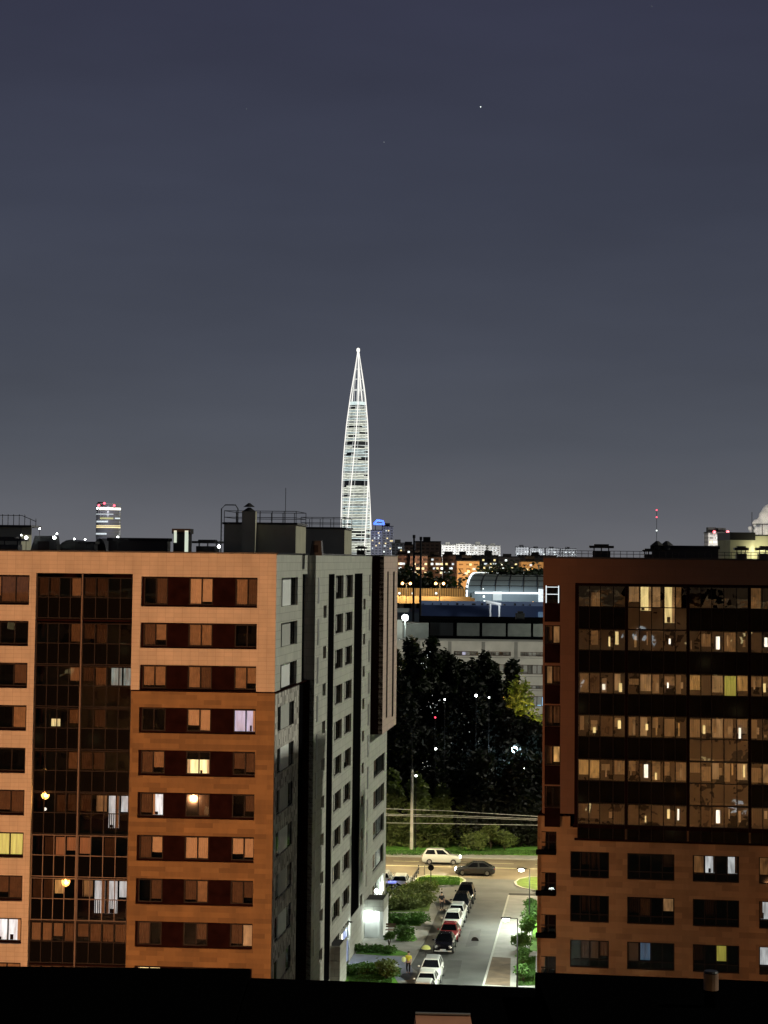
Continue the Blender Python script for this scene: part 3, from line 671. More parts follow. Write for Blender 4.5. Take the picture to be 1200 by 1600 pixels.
# porches at the foot of the side wall
def porch(px0, px1, yb, label, lit):
    g = gnd(px0 + 2, yb); a0 = FS.hit(px0, yb - 20, BO)[0]
    D = g.y; X0 = at(px0, yb, D).x; X1 = at(px1, yb, D).x; wd = X1 - X0
    F = Frame(X0, D, 6.4); F.n = -FS.u; F.u = FS.n; dp = 4.2
    e = empty('entrance_porch', (X0 + wd / 2, D, 0), label, 'entrance porch')
    H = 3.4
    mb = MB(); mb.fbox(F, 0, wd, -dp, 0, 2.55 if lit else 0.0, H); mb.build('fascia', M['sidetile'], e)
    mb = MB(); mb.fbox(F, .08, wd - .08, -dp + .08, -.08, H, H + .02); mb.build('roof', M['roofing'], e)
    mb = MB(); mb.fbox(F, -.02, wd + .02, -.06, .02, H, H + .22); mb.fbox(F, wd - .06, wd + .02, -dp, -.07, H, H + .22); mb.build('parapet', M['sidetile'], e)
    if lit:
        mb = MB(); mb.fbox(F, wd - .35, wd - .01, -dp + .02, -.02, 0, 2.54); mb.build('pillar_wall', M['white'], e)
        mb = MB(); mb.fbox(F, .0, wd - .36, -.5, -.35, 0, 2.54); mb.build('screen_wall', M['white'], e)
        mb = MB(); mb.fbox(F, .02, .3, -.34, -.04, 0, 2.53); mb.build('side_screen', M['white'], e)
        mb = MB()
        for z in (.4, .9, 1.4, 1.9): mb.fbox(F, .05, .22, -.03, .0, z, z + .36)
        mb.build('nameplate', M['steel'], e)
        p = F.P(wd * .5, -.1, 2.45); mb = MB(); mb.fbox(F, wd * .2, wd * .8, -.2, -.08, 2.46, 2.52); mb.build('ceiling_lamp', M['led'], e)
        point('porch_light', e, F.P(wd * .5, .5, 2.2), 60, (.88, 1, .93), .3)
    else:
        mb = MB(); mb.fbox(F, wd * .1, wd * .9, .0, .03, 2.4, 2.5); mb.fbox(F, wd * .1, wd * .6, 0, .03, 1.2, 1.25); mb.build('trim', M['walk'], e)
    return e, F, wd
porch(553, 599, 1467, 'brightly lit white entrance porch with black roof in the middle of the side wall', True)
porch(488, 531, 1548, 'lower pale entrance porch with black roof nearest the viewer', False)
p = at(588, 1392, 208); e = empty('wall_lamp', p + Vector((-.4, .2, -.3)), 'glaring white floodlight on an arm above the lit porch', 'floodlight')
mb = MB(); mb.ball(p, .20); mb.build('bulb', M['led'], e); mb = MB(); mb.tube([p + Vector((-2.4, .5, .6)), p + Vector((0, .1, .05))], .05); mb.build('arm', M['galv'], e)
mb = MB(); mb.box(p.x - 2.9, p.x + .8, p.y + .3, p.y + 1.6, p.z - .9, p.z - .05); mb.build('canopy', M['galv'], e)
point('floodlight', e, p + Vector((.3, -.5, 0)), 900, (.88, 1, .93), .2)
p = at(531, 1441, 181); e = empty('wall_lamp', p, 'small thin lamp arm on the side wall above the blue door', 'lamp')
mb = MB(); mb.tube([p + Vector((-.6, 0, 0)), p + Vector((.9, 0, .05))], .05); mb.box(p.x + .5, p.x + 1.1, p.y - .1, p.y + .1, p.z, p.z + .08); mb.build('arm', M['steel'], e)
point('door_lamp', e, p + Vector((1.0, .5, -.6)), 120, (.88, 1, .93), .2)

# ------------------------------------------------------------------ RIGHT BLOCK
BR = empty('apartment_block', (14, 141, 0), 'right apartment block with dark reflective glazing above tan brick lower floors', 'apartment block')
FR = Frame(17.4, 139, 8.5)
def RA(x, y=960): return FR.A(x, y)
ZR = FR.Z(1000, 874); zrb = FR.Z(1000, 1296)
AE = RA(1330)
gtop = FR.Z(1000, 912)
g0 = RA(898.5)
rr = [FR.Z(1000, y) for y in (915.5, 983.5, 1051, 1118, 1187, 1256)]; rrb = [FR.Z(1000, y) for y in (949, 1017, 1085, 1152.5, 1221.5, 1290)]
c_l, c_r = RA(850.5), RA(876.5)
# top red brown wall with the corner window column and the big glazed opening
hl = []
cw = [(915, 942), (977, 1006), (1040, 1070), (1102, 1135), (1165, 1196), (1228, 1262)]
for y0, y1 in cw: hl.append((RA(851, y0), RA(875.5, y0), FR.Z(862, y1), FR.Z(862, y0)))
mb = MB(); mb.wall(FR, RA(848.5), g0, zrb + .9, ZR, hl, .0, .3); mb.wall(FR, g0, AE, gtop, ZR, [], .0, .3); mb.build('red_brown_wall', M['rbrick'], BR)
mb = MB(); mb.fbox(FR, RA(848), AE, -.4, .08, ZR, ZR + .12); mb.build('parapet_cap', M['steel'], BR)
mb = MB(); mb.quad([FR.P(RA(848), 0, ZR - .2), FR.P(AE, 0, ZR - .2), FR.P(AE, -28, ZR - .2), FR.P(RA(848), -28, ZR - .2)]); mb.build('roof_deck', M['roofing'], BR)
lc = ['ST'[0] + 'k', 'DO', 'tT', 'TD', 'OO', 'kk']
lc = ['kk', 'tD', 'Dt', 'tt', 'tO', 'kk']
for i, h in enumerate(hl):
    m_ = (h[0] + h[1]) / 2
    o = window(BR, FR, [h[0] + .03, m_, h[1] - .03], h[2], h[3], -.15, lc[i], back=.6, rail=(h[2] + h[3]) / 2 if i == 0 else None)
    mb = MB(); mb.fbox(FR, h[0] + .01, h[1] - .01, -.12, .02, h[2] - 1.28, h[2] - .01); mb.build('balcony_panel', M['dark'], BR)
    if i == 0:
        mb = MB()
        for a_ in (h[0] + .10, h[1] - .12): mb.fbox(FR, a_ - .03, a_ + .03, -.10, -.06, h[2], h[3])
        mb.fbox(FR, h[0] + .131, h[1] - .151, -.10, -.06, (h[2] + h[3]) / 2 - .02, (h[2] + h[3]) / 2 + .02); mb.fbox(FR, h[0] + .131, h[1] - .151, -.10, -.06, h[3] - .12, h[3] - .08)
        mb.build('led_strip', emis('led_strip', (.85, .97, 1), 1.1, False), BR)
# glazing
eb = [[904, 921, 938, 958.5, 977], [981, 999, 1018, 1037, 1055, 1073], [1077, 1095, 1112, 1131, 1151, 1169], [1173, 1191, 1210, 1229, 1248, 1267], [1271, 1290, 1310, 1328]]
GC = ['kDkk EYEYD bkkbk Dbkkk kkk', 'bDkk kkkkk kDSDk tkbkk kkk', 'DtDE DEDDk OgEGO DDkkk kkk', 'DDtk DEkDk DDEDD Dbkkk kkk',
      'OOkD DSkDk DDEDE DEkkk kkk', 'ttkb tkbkk kbSkk bkkkk kkk']
for k in range(6):
    z1, z0 = rr[k], rrb[k]; zf = (rr[k + 1] if k < 5 else z0 - 1.0) + .03
    cds = GC[k].split()
    mb = MB(); mb.fbox(FR, g0, AE, -1.6, -.2, zf - .16, zf - .02); mb.build('loggia_slab', M['dark'], BR)
    mb = MB(); mb.fbox(FR, g0, AE, -1.8, -1.55, zf + .01, z1 + .1); mb.build('loggia_back_wall', M['dark'], BR)
    for bi, px in enumerate(eb):
        e = [RA(x) for x in px]
        o = MB()
        for q in e: o.fbox(FR, q - .025, q + .025, -.06, .03, zf, z1)
        for z in (z0, z1 - .03): o.fbox(FR, e[0] + .025, e[-1] - .025, -.05, .025, z - .03, z + .03)
        fr = o.build('glazing_bay', M['frame'], BR)
        clear = (k == 0 and bi == 1) or (k in (3, 4) and bi == 2)
        for i in range(len(e) - 1):
            for nm, p0, p1, mt in (('pane', z0, z1, 'wavyglass'), ('spandrel', zf, z0, 'wavyglass' if clear else 'spand')):
                pass
        g = MB(); J = lambda: -.02 + random.uniform(-.004, .004)
        for i in range(len(e) - 1): g.quad([FR.P(e[i], J(), z0), FR.P(e[i + 1], J(), z0), FR.P(e[i + 1], J(), z1), FR.P(e[i], J(), z1)])
        g.build('pane', M['wavyglass'], fr)
        g = MB(); g.quad([FR.P(e[0], -.022, zf), FR.P(e[-1], -.022, zf), FR.P(e[-1], -.022, z0), FR.P(e[0], -.022, z0)]); g.build('spandrel', M['wavyglass'] if clear else M['spand'], fr)
        for i, c in enumerate(cds[bi]):
            if i >= len(e) - 1: continue
            if c == 'k' and k in (2, 3, 4) and random.random() < .45: c = 'D'
            if c in 'kbDE' and k > 0 and random.random() < .75:
                xa = random.uniform(e[i] + .08, e[i + 1] - .30); za = z0 + random.uniform(0, .5); curtain(fr, FR, xa, xa + random.uniform(.07, .22), za, za + random.uniform(.35, .9), -1.0, random.choice('DDEOYYSEE'))  # narrow glowing slivers added at random as bright accents
            if c in 'k.': continue
            lo = z0
            if c in 'Y' : lo = z0 - .25 if i == 1 else zf + .4
            hi = z1 - .06; x0, x1 = e[i] + .05, e[i + 1] - .05
            if c == 'S': lo, hi = z0 + .12, z1 - .45; x0 += .25; x1 -= .2
            if c == 'D': hi = z1 - random.choice([.06, .06, .5, .3]); lo = z0 + random.choice([0, 0, .3, .55])
            if c in 'DE' and random.random() < .45: x1 = x0 + (x1 - x0) * random.uniform(.4, .8)
            curtain(fr, FR, x0, x1, lo, hi, -.35 if c in 'tbOGTg' else -1.5, c)
for px in (979, 1075, 1171, 1269):
    mb = MB(); a_ = RA(px); mb.fbox(FR, a_ - .07, a_ + .07, -1.5, .04, zrb, gtop); mb.build('party_fin', M['dark'], BR)
mb = MB(); mb.fbox(FR, g0 + .01, AE, -.5, .01, gtop - .13, gtop - .005); mb.fbox(FR, g0, g0 + .2, -.5, -.01, zrb, gtop - .14)
mb.fbox(FR, g0 - .1, AE, -1.5, .02, zrb, zrb + .25); mb.build('glazing_surround', M['dark'], BR)
mb = MB(); mb.fbox(FR, RA(882), AE, -25, -1.85, .2, ZR - .5); mb.build('core', M['black'], BR)
# lower tan brick part, set forward slightly less than the glazing
LO = -.35
def LA(x, y=1400): return FR.A(x, y, LO)
def LZ(x, y): return FR.Z(x, y, LO)
zl = [(LZ(892, 1330), LZ(892, 1371)), (LZ(892, 1398), LZ(892, 1440)), (LZ(892, 1468), LZ(892, 1511))]
for k in range(6): zl.append((zl[-1][0] - 3.0, zl[-1][1] - 3.0))
cols = [(891, 951.5), (980, 1053.8), (1082.5, 1155), (1186, 1260), (1285, 1322)]
hs = []
for z1, z0 in zl:
    if z0 < .3: continue
    for x0, x1 in cols: hs.append((LA(x0), LA(x1), z0, z1))
al_, ar_ = LA(844), LA(869)
cz_ = []
for y0, y1 in ((1299, 1334), (1363, 1398), (1429, 1464), (1494, 1530)):
    cz_.append((LZ(855, y0), LZ(855, y1)))
for k in range(4): cz_.append((cz_[-1][0] - 3.0, cz_[-1][1] - 3.0))
for z1, z0 in cz_:
    if z0 > .3: hs.append((al_, ar_, z0, z1))
mb = MB(); mb.wall(FR, LA(839.5), LA(890.5), 0, LZ(860, 1275), hs, LO, .3); mb.wall(FR, LA(890.5), AE, 0, zrb, hs, LO, .3); mb.build('brick_wall', M['rtan'], BR)
# left flank with openings of the corner loggias
fa = LA(839.5)
FL = Frame(*FR.P(fa, LO, 0)[:2], 8.5); FL.u = -FR.n; FL.n = -FR.u
mb = MB(); mb.wall(FL, 0, 4.0, 0, LZ(860, 1275), [(.35, 3.6, z0, z1) for z1, z0 in cz_ if z0 > .3], -.02, .25); mb.wall(FL, 4.0, 26, 0, LZ(860, 1275), [], -.02, .25); mb.build('flank_wall', M['rtan'], BR)
mb = MB(); mb.wall(FL, .3, 26, LZ(860, 1275), ZR, [], -.02 - (RA(848.5) - fa), .25); mb.build('upper_flank_wall', M['rbrick'], BR)
LCODE = [['kbbk', 'kkkb', 'DWkW', 'Dkkk', 'kk'], ['kbbk', 'btkE', 'kbkk', 'WDkk', 'kk'], ['ktgT', 'gBkk', 'bkGk', 'Wbkk', 'kk']]
for r_, (z1, z0) in enumerate(zl):
    if z0 < 3: continue
    for c_, (x0, x1) in enumerate(cols):
        a0, a1 = LA(x0), LA(x1); n = 4 if c_ < 4 else 2; e = [a0 + .03 + (a1 - a0 - .06) * i / n for i in range(n + 1)]
        cd = (LCODE[r_][c_] if r_ < 3 else 'kbkk')[:n]
        mb = MB(); mb.wall(FR, a0, a1, z0, z1, [(a0 + .15, a1 - .15, z0 + .35, z1 - .1)], LO - 1.25, .1); mb.build('loggia_back_wall', M['dark'], BR)
        mb = MB(); mb.fbox(FR, a0, a1, LO - 1.24, LO - .31, z0 - .12, z0 - .005); mb.build('loggia_slab', M['dark'], BR)
        fr = window(BR, FR, e, z0, z1, LO - .2, '', gl='bayglass', rail=z0 + .5)
        mb = MB(); mb.quad([FR.P(a0 + .05, LO - .21, z0), FR.P(a1 - .05, LO - .21, z0), FR.P(a1 - .05, LO - .21, z0 + (.28 if 'W' in cd else .5)), FR.P(a0 + .05, LO - .21, z0 + (.28 if 'W' in cd else .5))]); mb.build('spandrel', M['black'], fr)
        for i, c in enumerate(cd): curtain(fr, FR, e[i] + .06, e[i + 1] - .06, z0 + .45, z1 - .15, LO - (.4 if c in 'tTg' else 1.1), c)
for z1, z0 in cz_:
    if z0 < 5: continue
    m_ = (al_ + ar_) / 2
    fr = window(BR, FR, [al_ + .03, m_, ar_ - .03], z0, z1, LO - .15, '', rail=z0 + .75)
    mb = MB(); mb.fbox(FR, al_ - .28, ar_ - .02, LO - .12, LO + .22, z0 - .05, z0 + .28); mb.build('balcony_ledge', M['black'], fr)
mb = MB()
for z1, z0 in cz_: mb.fbox(FR, fa + .3, LA(875), LO - 3.6, LO - .32, z0 - .3, z0 - .02)
mb.fbox(FR, LA(871), LA(882), LO - 4.2, LO - .35, .2, LZ(860, 1275) - .2); mb.fbox(FR, fa + .3, LA(881), LO - 25, LO - 4.0, .2, ZR - .6)
mb.build('corner_slabs', M['dark'], BR)
mb = MB(); mb.fbox(FR, LA(840), LA(882), -3, -.36, LZ(860, 1275) - .02, LZ(860, 1275) + .1); mb.fbox(FR, RA(849), RA(880), -24, -2.0, LZ(860, 1275) + .11, ZR - .5); mb.build('corner_core', M['dark'], BR)
# roof railing of the right block
mb = MB(); zz = ZR + .12; n = 46; A0 = RA(858)
for i in range(n + 1):
    a = A0 + (AE - A0) * i / n; mb.tube([FR.P(a, -.3, zz), FR.P(a, -.3, zz + .42)], .02)
for h in (.22, .42): mb.tube([FR.P(A0, -.3, zz + h), FR.P(AE, -.3, zz + h)], .02)
mb.build('roof_railing', M['steel'], BR)
def vr(px0, px1, y0, y1, D, shape, label, **k):
    e = vent(px0, px1, y0, y1, D, shape, label, **k); return e
vr(921, 959, 850, 875, 143, 'hood', 'square black hooded vent on the left part of the right roof')
vr(1004, 1024, 857, 877, 142, 'hood', 'small black vent at the left end of the long roof duct')
e = vr(1020, 1122, 852, 878, 143, 'box', 'long black roof duct in the middle of the right roof')
for i, lab in enumerate(((1027, 'low black cowl on the left end of the long roof duct'), (1042, 'second low black cowl on the long roof duct'))):
    p = at(lab[0], 852, 143); ee = empty('roof_cowl', p, lab[1], 'roof vent'); mb = MB(); mb.tube([p, p + Vector((0, 0, .3))], [.5, .1]); mb.build('cap', M['steel'], ee)
    mb = MB(); mb.tube([p - Vector((0, 0, .3)), p], .25); mb.build('neck', M['steel'], ee)
# lit pale roof huts of the block behind on the right
PH = empty('roof_hut', at(1180, 870, 190), 'pale yellow lit roof hut with railing at the right edge behind the right roof', 'roof hut')
p = at(1138, 837, 190); q = at(1260, 885, 190); mid = at(1175, 837, 190)
mb = MB(); mb.box(p.x, mid.x - .01, 189, 196, q.z, p.z - .4); mb.box(mid.x, q.x, 190, 196, q.z, p.z); mb.build('wall', M['plaster'], PH)
mb = MB(); mb.box(p.x - .05, mid.x + .1, 188.8, 196, p.z - .4, p.z + .3); mb.box(mid.x + .1, q.x, 189.8, 196, p.z, p.z + .12); mb.build('roof_edge', M['steel'], PH)
mb = MB(); mb.tube([(mid.x + .1, 190, p.z + 1.1), (q.x, 190, p.z + 1.1)], .05); mb.tube([(mid.x, 190, p.z), (mid.x, 190, p.z + 2.2)], .03)
for i in range(4): x = mid.x + .1 + i * .85; mb.tube([(x, 190, p.z), (x, 190, p.z + 1.1)], .04)
mb.build('railing', M['steel'], PH)
point('roof_hut_light', PH, at(1190, 862, 188.3), 260, (1, .95, .55), .2)
vr(1148, 1170, 853, 880, 186, 'hood', 'grey hooded vent before the left half of the lit roof hut', mt='steel')
vr(1182, 1212, 853, 880, 186, 'hood', 'grey hooded vent before the brighter right half of the lit roof hut', mt='steel')
# ------------------------------------------------------------------ viewer's own block (seen only in reflections) and added courtyard lamps
NB = empty('foreground_block', (0, 16, 0), 'black roof edge silhouette across the bottom of the view', 'apartment block')
FB = Frame(0, 17.5, 0); FB.n = Vector((0, 1, 0)); FB.u = Vector((1, 0, 0))
M['tanr'] = mat('tan_render', (.42, .30, .18), .8, noise=.1, nscale=.3)
mb = MB(); mb.fbox(FB, -75, 75, -15.5, -.2, 0, 29.8); mb.build('wall', M['tanr'], NB)
mb = MB(); mb.fbox(FB, -75, 75, -32, -19.5, 0, 47); mb.build('rear_wall', M['tanr'], NB)
wd_ = MB(); wl_ = MB(); wp_ = MB()
for i in range(36):
    for k in range(10):
        x = -72 + i * 4.0; z = 1.0 + 3 * k; r_ = random.random()
        t_ = wl_ if r_ < .13 else (wp_ if r_ < .15 else wd_)
        if z < 28: t_.fbox(FB, x, x + (random.choice([1.2, 2.0]) if t_ is wd_ else 1.1), -.19, -.14, z, z + (1.5 if t_ is wd_ else 1.0))
for i in range(36):
    for k in range(4):
        x = -72 + i * 4.0; z = 33.0 + 3 * k; t_ = wl_ if random.random() < .2 else wd_; t_.fbox(FB, x, x + 2.2, -19.49, -19.4, z, z + 1.6)
tag(wd_.build('window', mat('curtained_brown_window', (.085, .055, .03), .5), NB), kind='stuff'); tag(wl_.build('lit_window', M['litY'], NB), kind='stuff'); tag(wp_.build('bright_window', M['litW'], NB), kind='stuff')

def lamp_post(loc, h, arm, label, col, energy, bulb, cone=150, r=.28, aim=None, cat='street lamp', grp=None, lit=True, lean=(1, 0), head=True):
    e = empty('street_lamp', loc, label, cat, grp); p = Vector(loc)
    d = Vector((lean[0], lean[1], 0)).normalized() * arm; top = p + Vector((0, 0, h))
    mb = MB(); mb.tube([p, p + Vector((0, 0, 1.2)), top + Vector((0, 0, -.1)), top], [.10, .07, .05, .05]); mb.build('pole', M['steel'], e)
    mb = MB(); mb.tube([top, top + d + Vector((0, 0, .05))], .04); mb.build('arm', M['steel'], e)
    c = top + d + Vector((0, 0, .02))
    if head: mb = MB(); mb.box(c.x - .42, c.x + .42, c.y - .16, c.y + .16, c.z - .02, c.z + .09); mb.build('lamp_head', M['steel'], e)
    mb = MB(); mb.ball(c - Vector((0, 0, .12)), r, 8, .55); mb.build('bulb', M[bulb], e)
    if lit: spot('lamp_light', e, c - Vector((0, 0, .34)), (c.x, c.y, 0) if aim is None else aim, energy, col, cone, .15, .25)
    return e
LEDC = (.90, 1.0, .84)
G = 'white led street lamps along the pavement'
g = at(827, 1453, gnd(827, 1453).y); lamp_post((g.x, g.y, .12), 5.6, .8, 'thin white led street lamp farther along the pavement, by the grass island', LEDC, 5600, 'led', grp=G, lean=(-1, 0), cone=160)
g2 = gnd(808, 1548); lamp_post((g2.x, g2.y, .12), 5.7, .95, 'nearer white led street lamp beside the bare soil bed', LEDC, 5600, 'led', grp=G, lean=(-1, 0), cone=160)
for k in (1, 1.9): lamp_post((g2.x - 4.2 * k, g2.y - 38 * k, .12), 6.3, .9, 'led street lamp hidden below the black roof, ' + ('first' if k == 1 else 'second'), LEDC, 7500, 'led', grp=G, lean=(-1, 0), cone=160)
# unseen sodium floods added low in the courtyard to light both block fronts
def added_flood(loc, aim, energy, col, cone, lb):
    e = empty('floodlight', loc, lb, 'floodlight', 'added floodlights below the view'); p = Vector(loc)
    F = Frame(p.x, p.y, 0)
    mb = MB(); mb.fbox(F, -.3, .3, -.1, .1, p.z + .3, p.z + .75); mb.build('housing', M['steel'], e); mb = MB(); mb.tube([p, p + Vector((0, 0, .3))], .04); mb.build('bracket', M['steel'], e)
    spot('flood_light', e, p + Vector((0, .5, .5)), aim, energy, col, cone, .06, .9)
SOD = (1.0, .44, .18)
added_flood((-34, 62, 8), (-30, 144, 22), 2.1e5, SOD, 70, 'added sodium floodlight, out of view, low in the courtyard, left')
added_flood((-22, 64, 8), (-24, 144, 22), .8e5, SOD, 60, 'added sodium floodlight, out of view, low in the courtyard, middle')
added_flood((20, 85, 5), (34, 139, 6), 1.35e4, SOD, 70, 'added sodium floodlight, out of view, low in the courtyard, right')
added_flood((42, 88, 5), (48, 139, 6), 1.15e4, SOD, 64, 'added sodium floodlight, out of view, low in the courtyard, far right')
# unseen courtyard lamps added to light the viewer's block for the reflections
for x in (-58, 5, 66): 
    e = lamp_post((x, 44, 0), 9, .8, 'added sodium courtyard lamp, out of view, before the block behind the viewer, ' + {-58: 'left', 5: 'middle', 66: 'right'}[x], (1, .55, .25), 1, 'sodiumfar', r=.3, grp='added courtyard lamps', lean=(0, -1), lit=False)
    spot('lamp_light', e, (x, 43, 8.8), (x * .6, 17, 14), 17000, (1, .55, .22), 130, .3, .6)
# foreground roofs
FG = NB
def fgbox(x0, y0, x1, y1, D, name='roof_edge', dep=15):
    p = at(x0, y0, D); q = at(x1, y1, D); zl = 29.85
    mb = MB(); v = [Vector((p.x, D, zl)), Vector((q.x, D, zl)), q, p]; bk = [x - Vector((0, dep, 0)) for x in v]
    mb.quad(v); mb.quad(bk)
    for i in range(4): j = (i + 1) % 4; mb.quad([v[i], v[j], bk[j], bk[i]])
    return mb.build(name, M['fore'], FG)
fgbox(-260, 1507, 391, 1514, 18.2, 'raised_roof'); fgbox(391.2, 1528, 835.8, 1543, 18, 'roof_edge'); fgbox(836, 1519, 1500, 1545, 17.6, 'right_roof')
D = 16.5; K_ = D / 47
e = empty('vent_pipe', at(1111, 1545, D), 'rounded vent stack catching orange light on the black foreground roof', 'vent'); c = at(1111, 1545, D)
mb = MB(); r0 = .15 * K_; mb.tube([c - Vector((0, 0, .45 * K_)), c, c + Vector((0, 0, .33)) * K_, c + Vector((0, 0, .36)) * K_], [r0, r0, r0, r0 * .8], 14); mb.build('stack', M['fore'], e); mb = MB(); mb.tube([c + Vector((0, 0, -.02)) * K_, c + Vector((0, 0, .34)) * K_], [r0 * 1.12, r0 * 1.12], 14); mb.build('lit_sleeve', mat('orange_lit_metal', (.20, .12, .08), .6, noise=.4, nscale=9), e)  # orange light on the upper stack painted as a wider tinted tube
mb = MB(); mb.tube([c + Vector((0, 0, .36)) * K_, c + Vector((0, 0, .40)) * K_], [.17 * K_, .15 * K_], 14); mb.build('cap', M['steel'], e)
mb = MB(); mb.tube([c + Vector((.13, -.6, -.4)) * K_, c + Vector((.13, -.6, -1.0)) * K_, c + Vector((-.2, -.6, -1.02)) * K_], .004); mb.build('wire', M['galv'], e)
pp = [at(649, 1586, 12), at(735, 1588, 12), at(738, 1606, 12), at(645, 1606, 12)]
e = empty('roof_hatch', pp[3], 'low orange brown hatch edge at the very bottom of the view', 'hatch'); mb = MB()
mb.quad(pp); bk = [x - Vector((0, .3, 0)) for x in pp]; mb.quad(bk)
for i in range(4): j = (i + 1) % 4; mb.quad([pp[i], pp[j], bk[j], bk[i]])
mb.build('curb', mat('orange_metal', (.35, .15, .08), .6, noise=.3, nscale=3), e)
mb = MB(); mb.tube([pp[0] + Vector((0, 0, .01)), pp[1] + Vector((0, 0, .01))], .008); mb.build('lip', M['galv'], e)
e = empty('wall_lamp', (3, -1.4, 36.2), 'sodium wall lamp behind the viewer above the black roof', 'lamp'); mb = MB(); mb.ball((3, -1.2, 36.2), .08); mb.build('bulb', M['sodiumfar'], e)
mb = MB(); mb.box(2.9, 3.1, -1.99, -1.25, 36.2, 36.26); mb.build('bracket', M['steel'], e); spot('lamp_light', e, (3, -.9, 36.1), (3, 14, 32), 170, (1, .45, .15), 60, .1, .5)

# ------------------------------------------------------------------ cars
def paint(name, c, r=.25):
    m = mat(name, c, r); m.node_tree.nodes['Principled BSDF'].inputs['Coat Weight'].default_value = .5; return m
M['tyre'] = mat('tyre_rubber', (.012, .012, .012), .9); M['rim'] = mat('alloy_rim', (.35, .35, .36), .35, metal=.8)
M['cglass'] = mat('car_glass', (.006, .007, .009), .06, spec=.7); M['hlamp'] = mat('headlight_glass', (.6, .6, .6), .15); M['tlamp'] = mat('tail_light_glass', (.30, .012, .01), .2)
M['plate'] = mat('number_plate', (.7, .7, .7), .5)
def make_car(label, body, style='sedan', roofm=None, group=None, nose=None):
    e = empty('parked_car', (0, 0, 0), label, 'car', group)
    H = {'sedan': 1.44, 'hatch': 1.5, 'suv': 1.70}[style]; k = {'sedan': 0, 'hatch': .05, 'suv': .18}[style]
    st = [(2.22, .66, .34, .58), (2.12, .80, .24, .70), (1.75, .87, .20, .80), (1.05, .90, .19, .93), (.6, .90, .19, .96), (-1.5, .90, .19, .99), (-1.95, .87, .22, .99 if style != 'sedan' else .97), (-2.18, .80, .28, .93), (-2.26, .68, .40, .80)]
    mb = MB(); rings = []
    for x, w, a, b in st:
        b += k; i = len(mb.v); rings.append(i)
        for y, z in ((-w * .9, a), (-w, a + .12), (-w, b - .16), (-w * .93, b - .04), (-w * .80, b), (0, b + .025), (w * .80, b), (w * .93, b - .04), (w, b - .16), (w, a + .12), (w * .9, a)): mb.v.append(Vector((x, y, z)))
    n = 11
    for p, q in zip(rings, rings[1:]):
        for j in range(n): mb.f.append((p + j, p + (j + 1) % n, q + (j + 1) % n, q + j)); mb.uv.append([(0, 0)] * 4); mb.mi.append(0)
    for p in (rings[0], rings[-1]): mb.f.append(tuple(p + j for j in range(n))); mb.uv.append([(0, 0)] * n); mb.mi.append(0)
    mb.build('body', body, e, smooth=True)
    zb = .95 + k; fx, rx = 1.05, (-1.95 if style == 'sedan' else -2.12); rf, rr_ = .32, (-1.15 if style == 'sedan' else -1.80); w1, w2 = .80, .60
    mb = MB(); B = [(fx, -w1, zb), (fx, w1, zb), (rx, w1, zb + .02), (rx, -w1, zb + .02)]; T = [(rf, -w2, H - .03), (rf, w2, H - .03), (rr_, w2, H - .04), (rr_, -w2, H - .04)]
    for i in range(4): j = (i + 1) % 4; mb.quad([B[i], B[j], T[j], T[i]])
    mb.build('cabin', body, e)
    mb = MB(); c2 = [(rf - .02, -w2 + .02, H), (rf - .02, w2 - .02, H), (rr_ + .02, w2 - .02, H - .01), (rr_ + .02, -w2 + .02, H - .01)]; mid = [(x * .9 - .04, y * .9, H + .04) for x, y, z in c2]
    mb.quad(mid)
    for i in range(4):
        j = (i + 1) % 4; mb.quad([c2[i], c2[j], mid[j], mid[i]]); mb.quad([T[i], T[j], c2[j], c2[i]])
    mb.build('roof', roofm or body, e)
    def inset(a, b, c, d, m, off):
        P = [Vector(v) for v in (a, b, c, d)]; ce = sum(P, Vector()) / 4; nn = (P[1] - P[0]).cross(P[3] - P[0]).normalized()
        if nn.dot(ce - Vector((-.4, 0, .8))) < 0: nn = -nn
        return [p + (ce - p) * m + nn * off for p in P]
    for nm, q in (('windshield', (B[0], B[1], T[1], T[0])), ('rear_window', (B[2], B[3], T[3], T[2]))):
        mb = MB(); mb.quad(inset(*q, .09, .012)); mb.build(nm, M['cglass'], e)
    for s in (0, 1):
        q = (B[1], B[2], T[2], T[1]) if s else (B[3], B[0], T[0], T[3]); P = [Vector(v) for v in q]
        for t0, t1 in ((.06, .48), (.52, .93)):
            a = P[0].lerp(P[1], t0); b = P[0].lerp(P[1], t1); c = P[3].lerp(P[2], t1); d = P[3].lerp(P[2], t0)
            mb = MB(); mb.quad(inset(a, b, c, d, .10, .012)); mb.build('side_window', M['cglass'], e)
    for x in (1.38, -1.38):
        for s in (-1, 1):
            mb = MB(); mb.tube([(x, s * .70, .32), (x, s * .92, .32)], .33, 14); wh = mb.build('wheel', M['tyre'], e)
            mb = MB(); mb.tube([(x, s * .915, .32), (x, s * .935, .32)], .20, 10); mb.build('rim', M['rim'], wh)
    for s in (-1, 1):
        mb = MB(); mb.tube([(2.10, s * .60, .62 + k), (2.17, s * .56, .62 + k)], [.15, .12], 10); mb.build('headlight', M['hlamp'], e)
        mb = MB(); mb.box(-2.24, -2.16, s * .68 - .12, s * .68 + .12, .70 + k, .86 + k); mb.build('tail_light', M['tlamp'], e)
        mb = MB(); mb.ball((.85, s * 1.0, 1.02 + k), .10, 6, .8); mb.build('mirror', body, e)
    mb = MB(); mb.box(2.21, 2.245, -.26, .26, .36, .47); mb.build('number_plate', M['plate'], e)
    mb = MB(); mb.box(2.17, 2.235, -.45, .45, .49, .60 + k * .5); mb.build('grille', M['black'], e)
    if nose is not None:
        mb = MB(); mb.box(2.10, 2.26, -.76, .76, .26, .35); mb.build('bumper', nose, e)
    return e
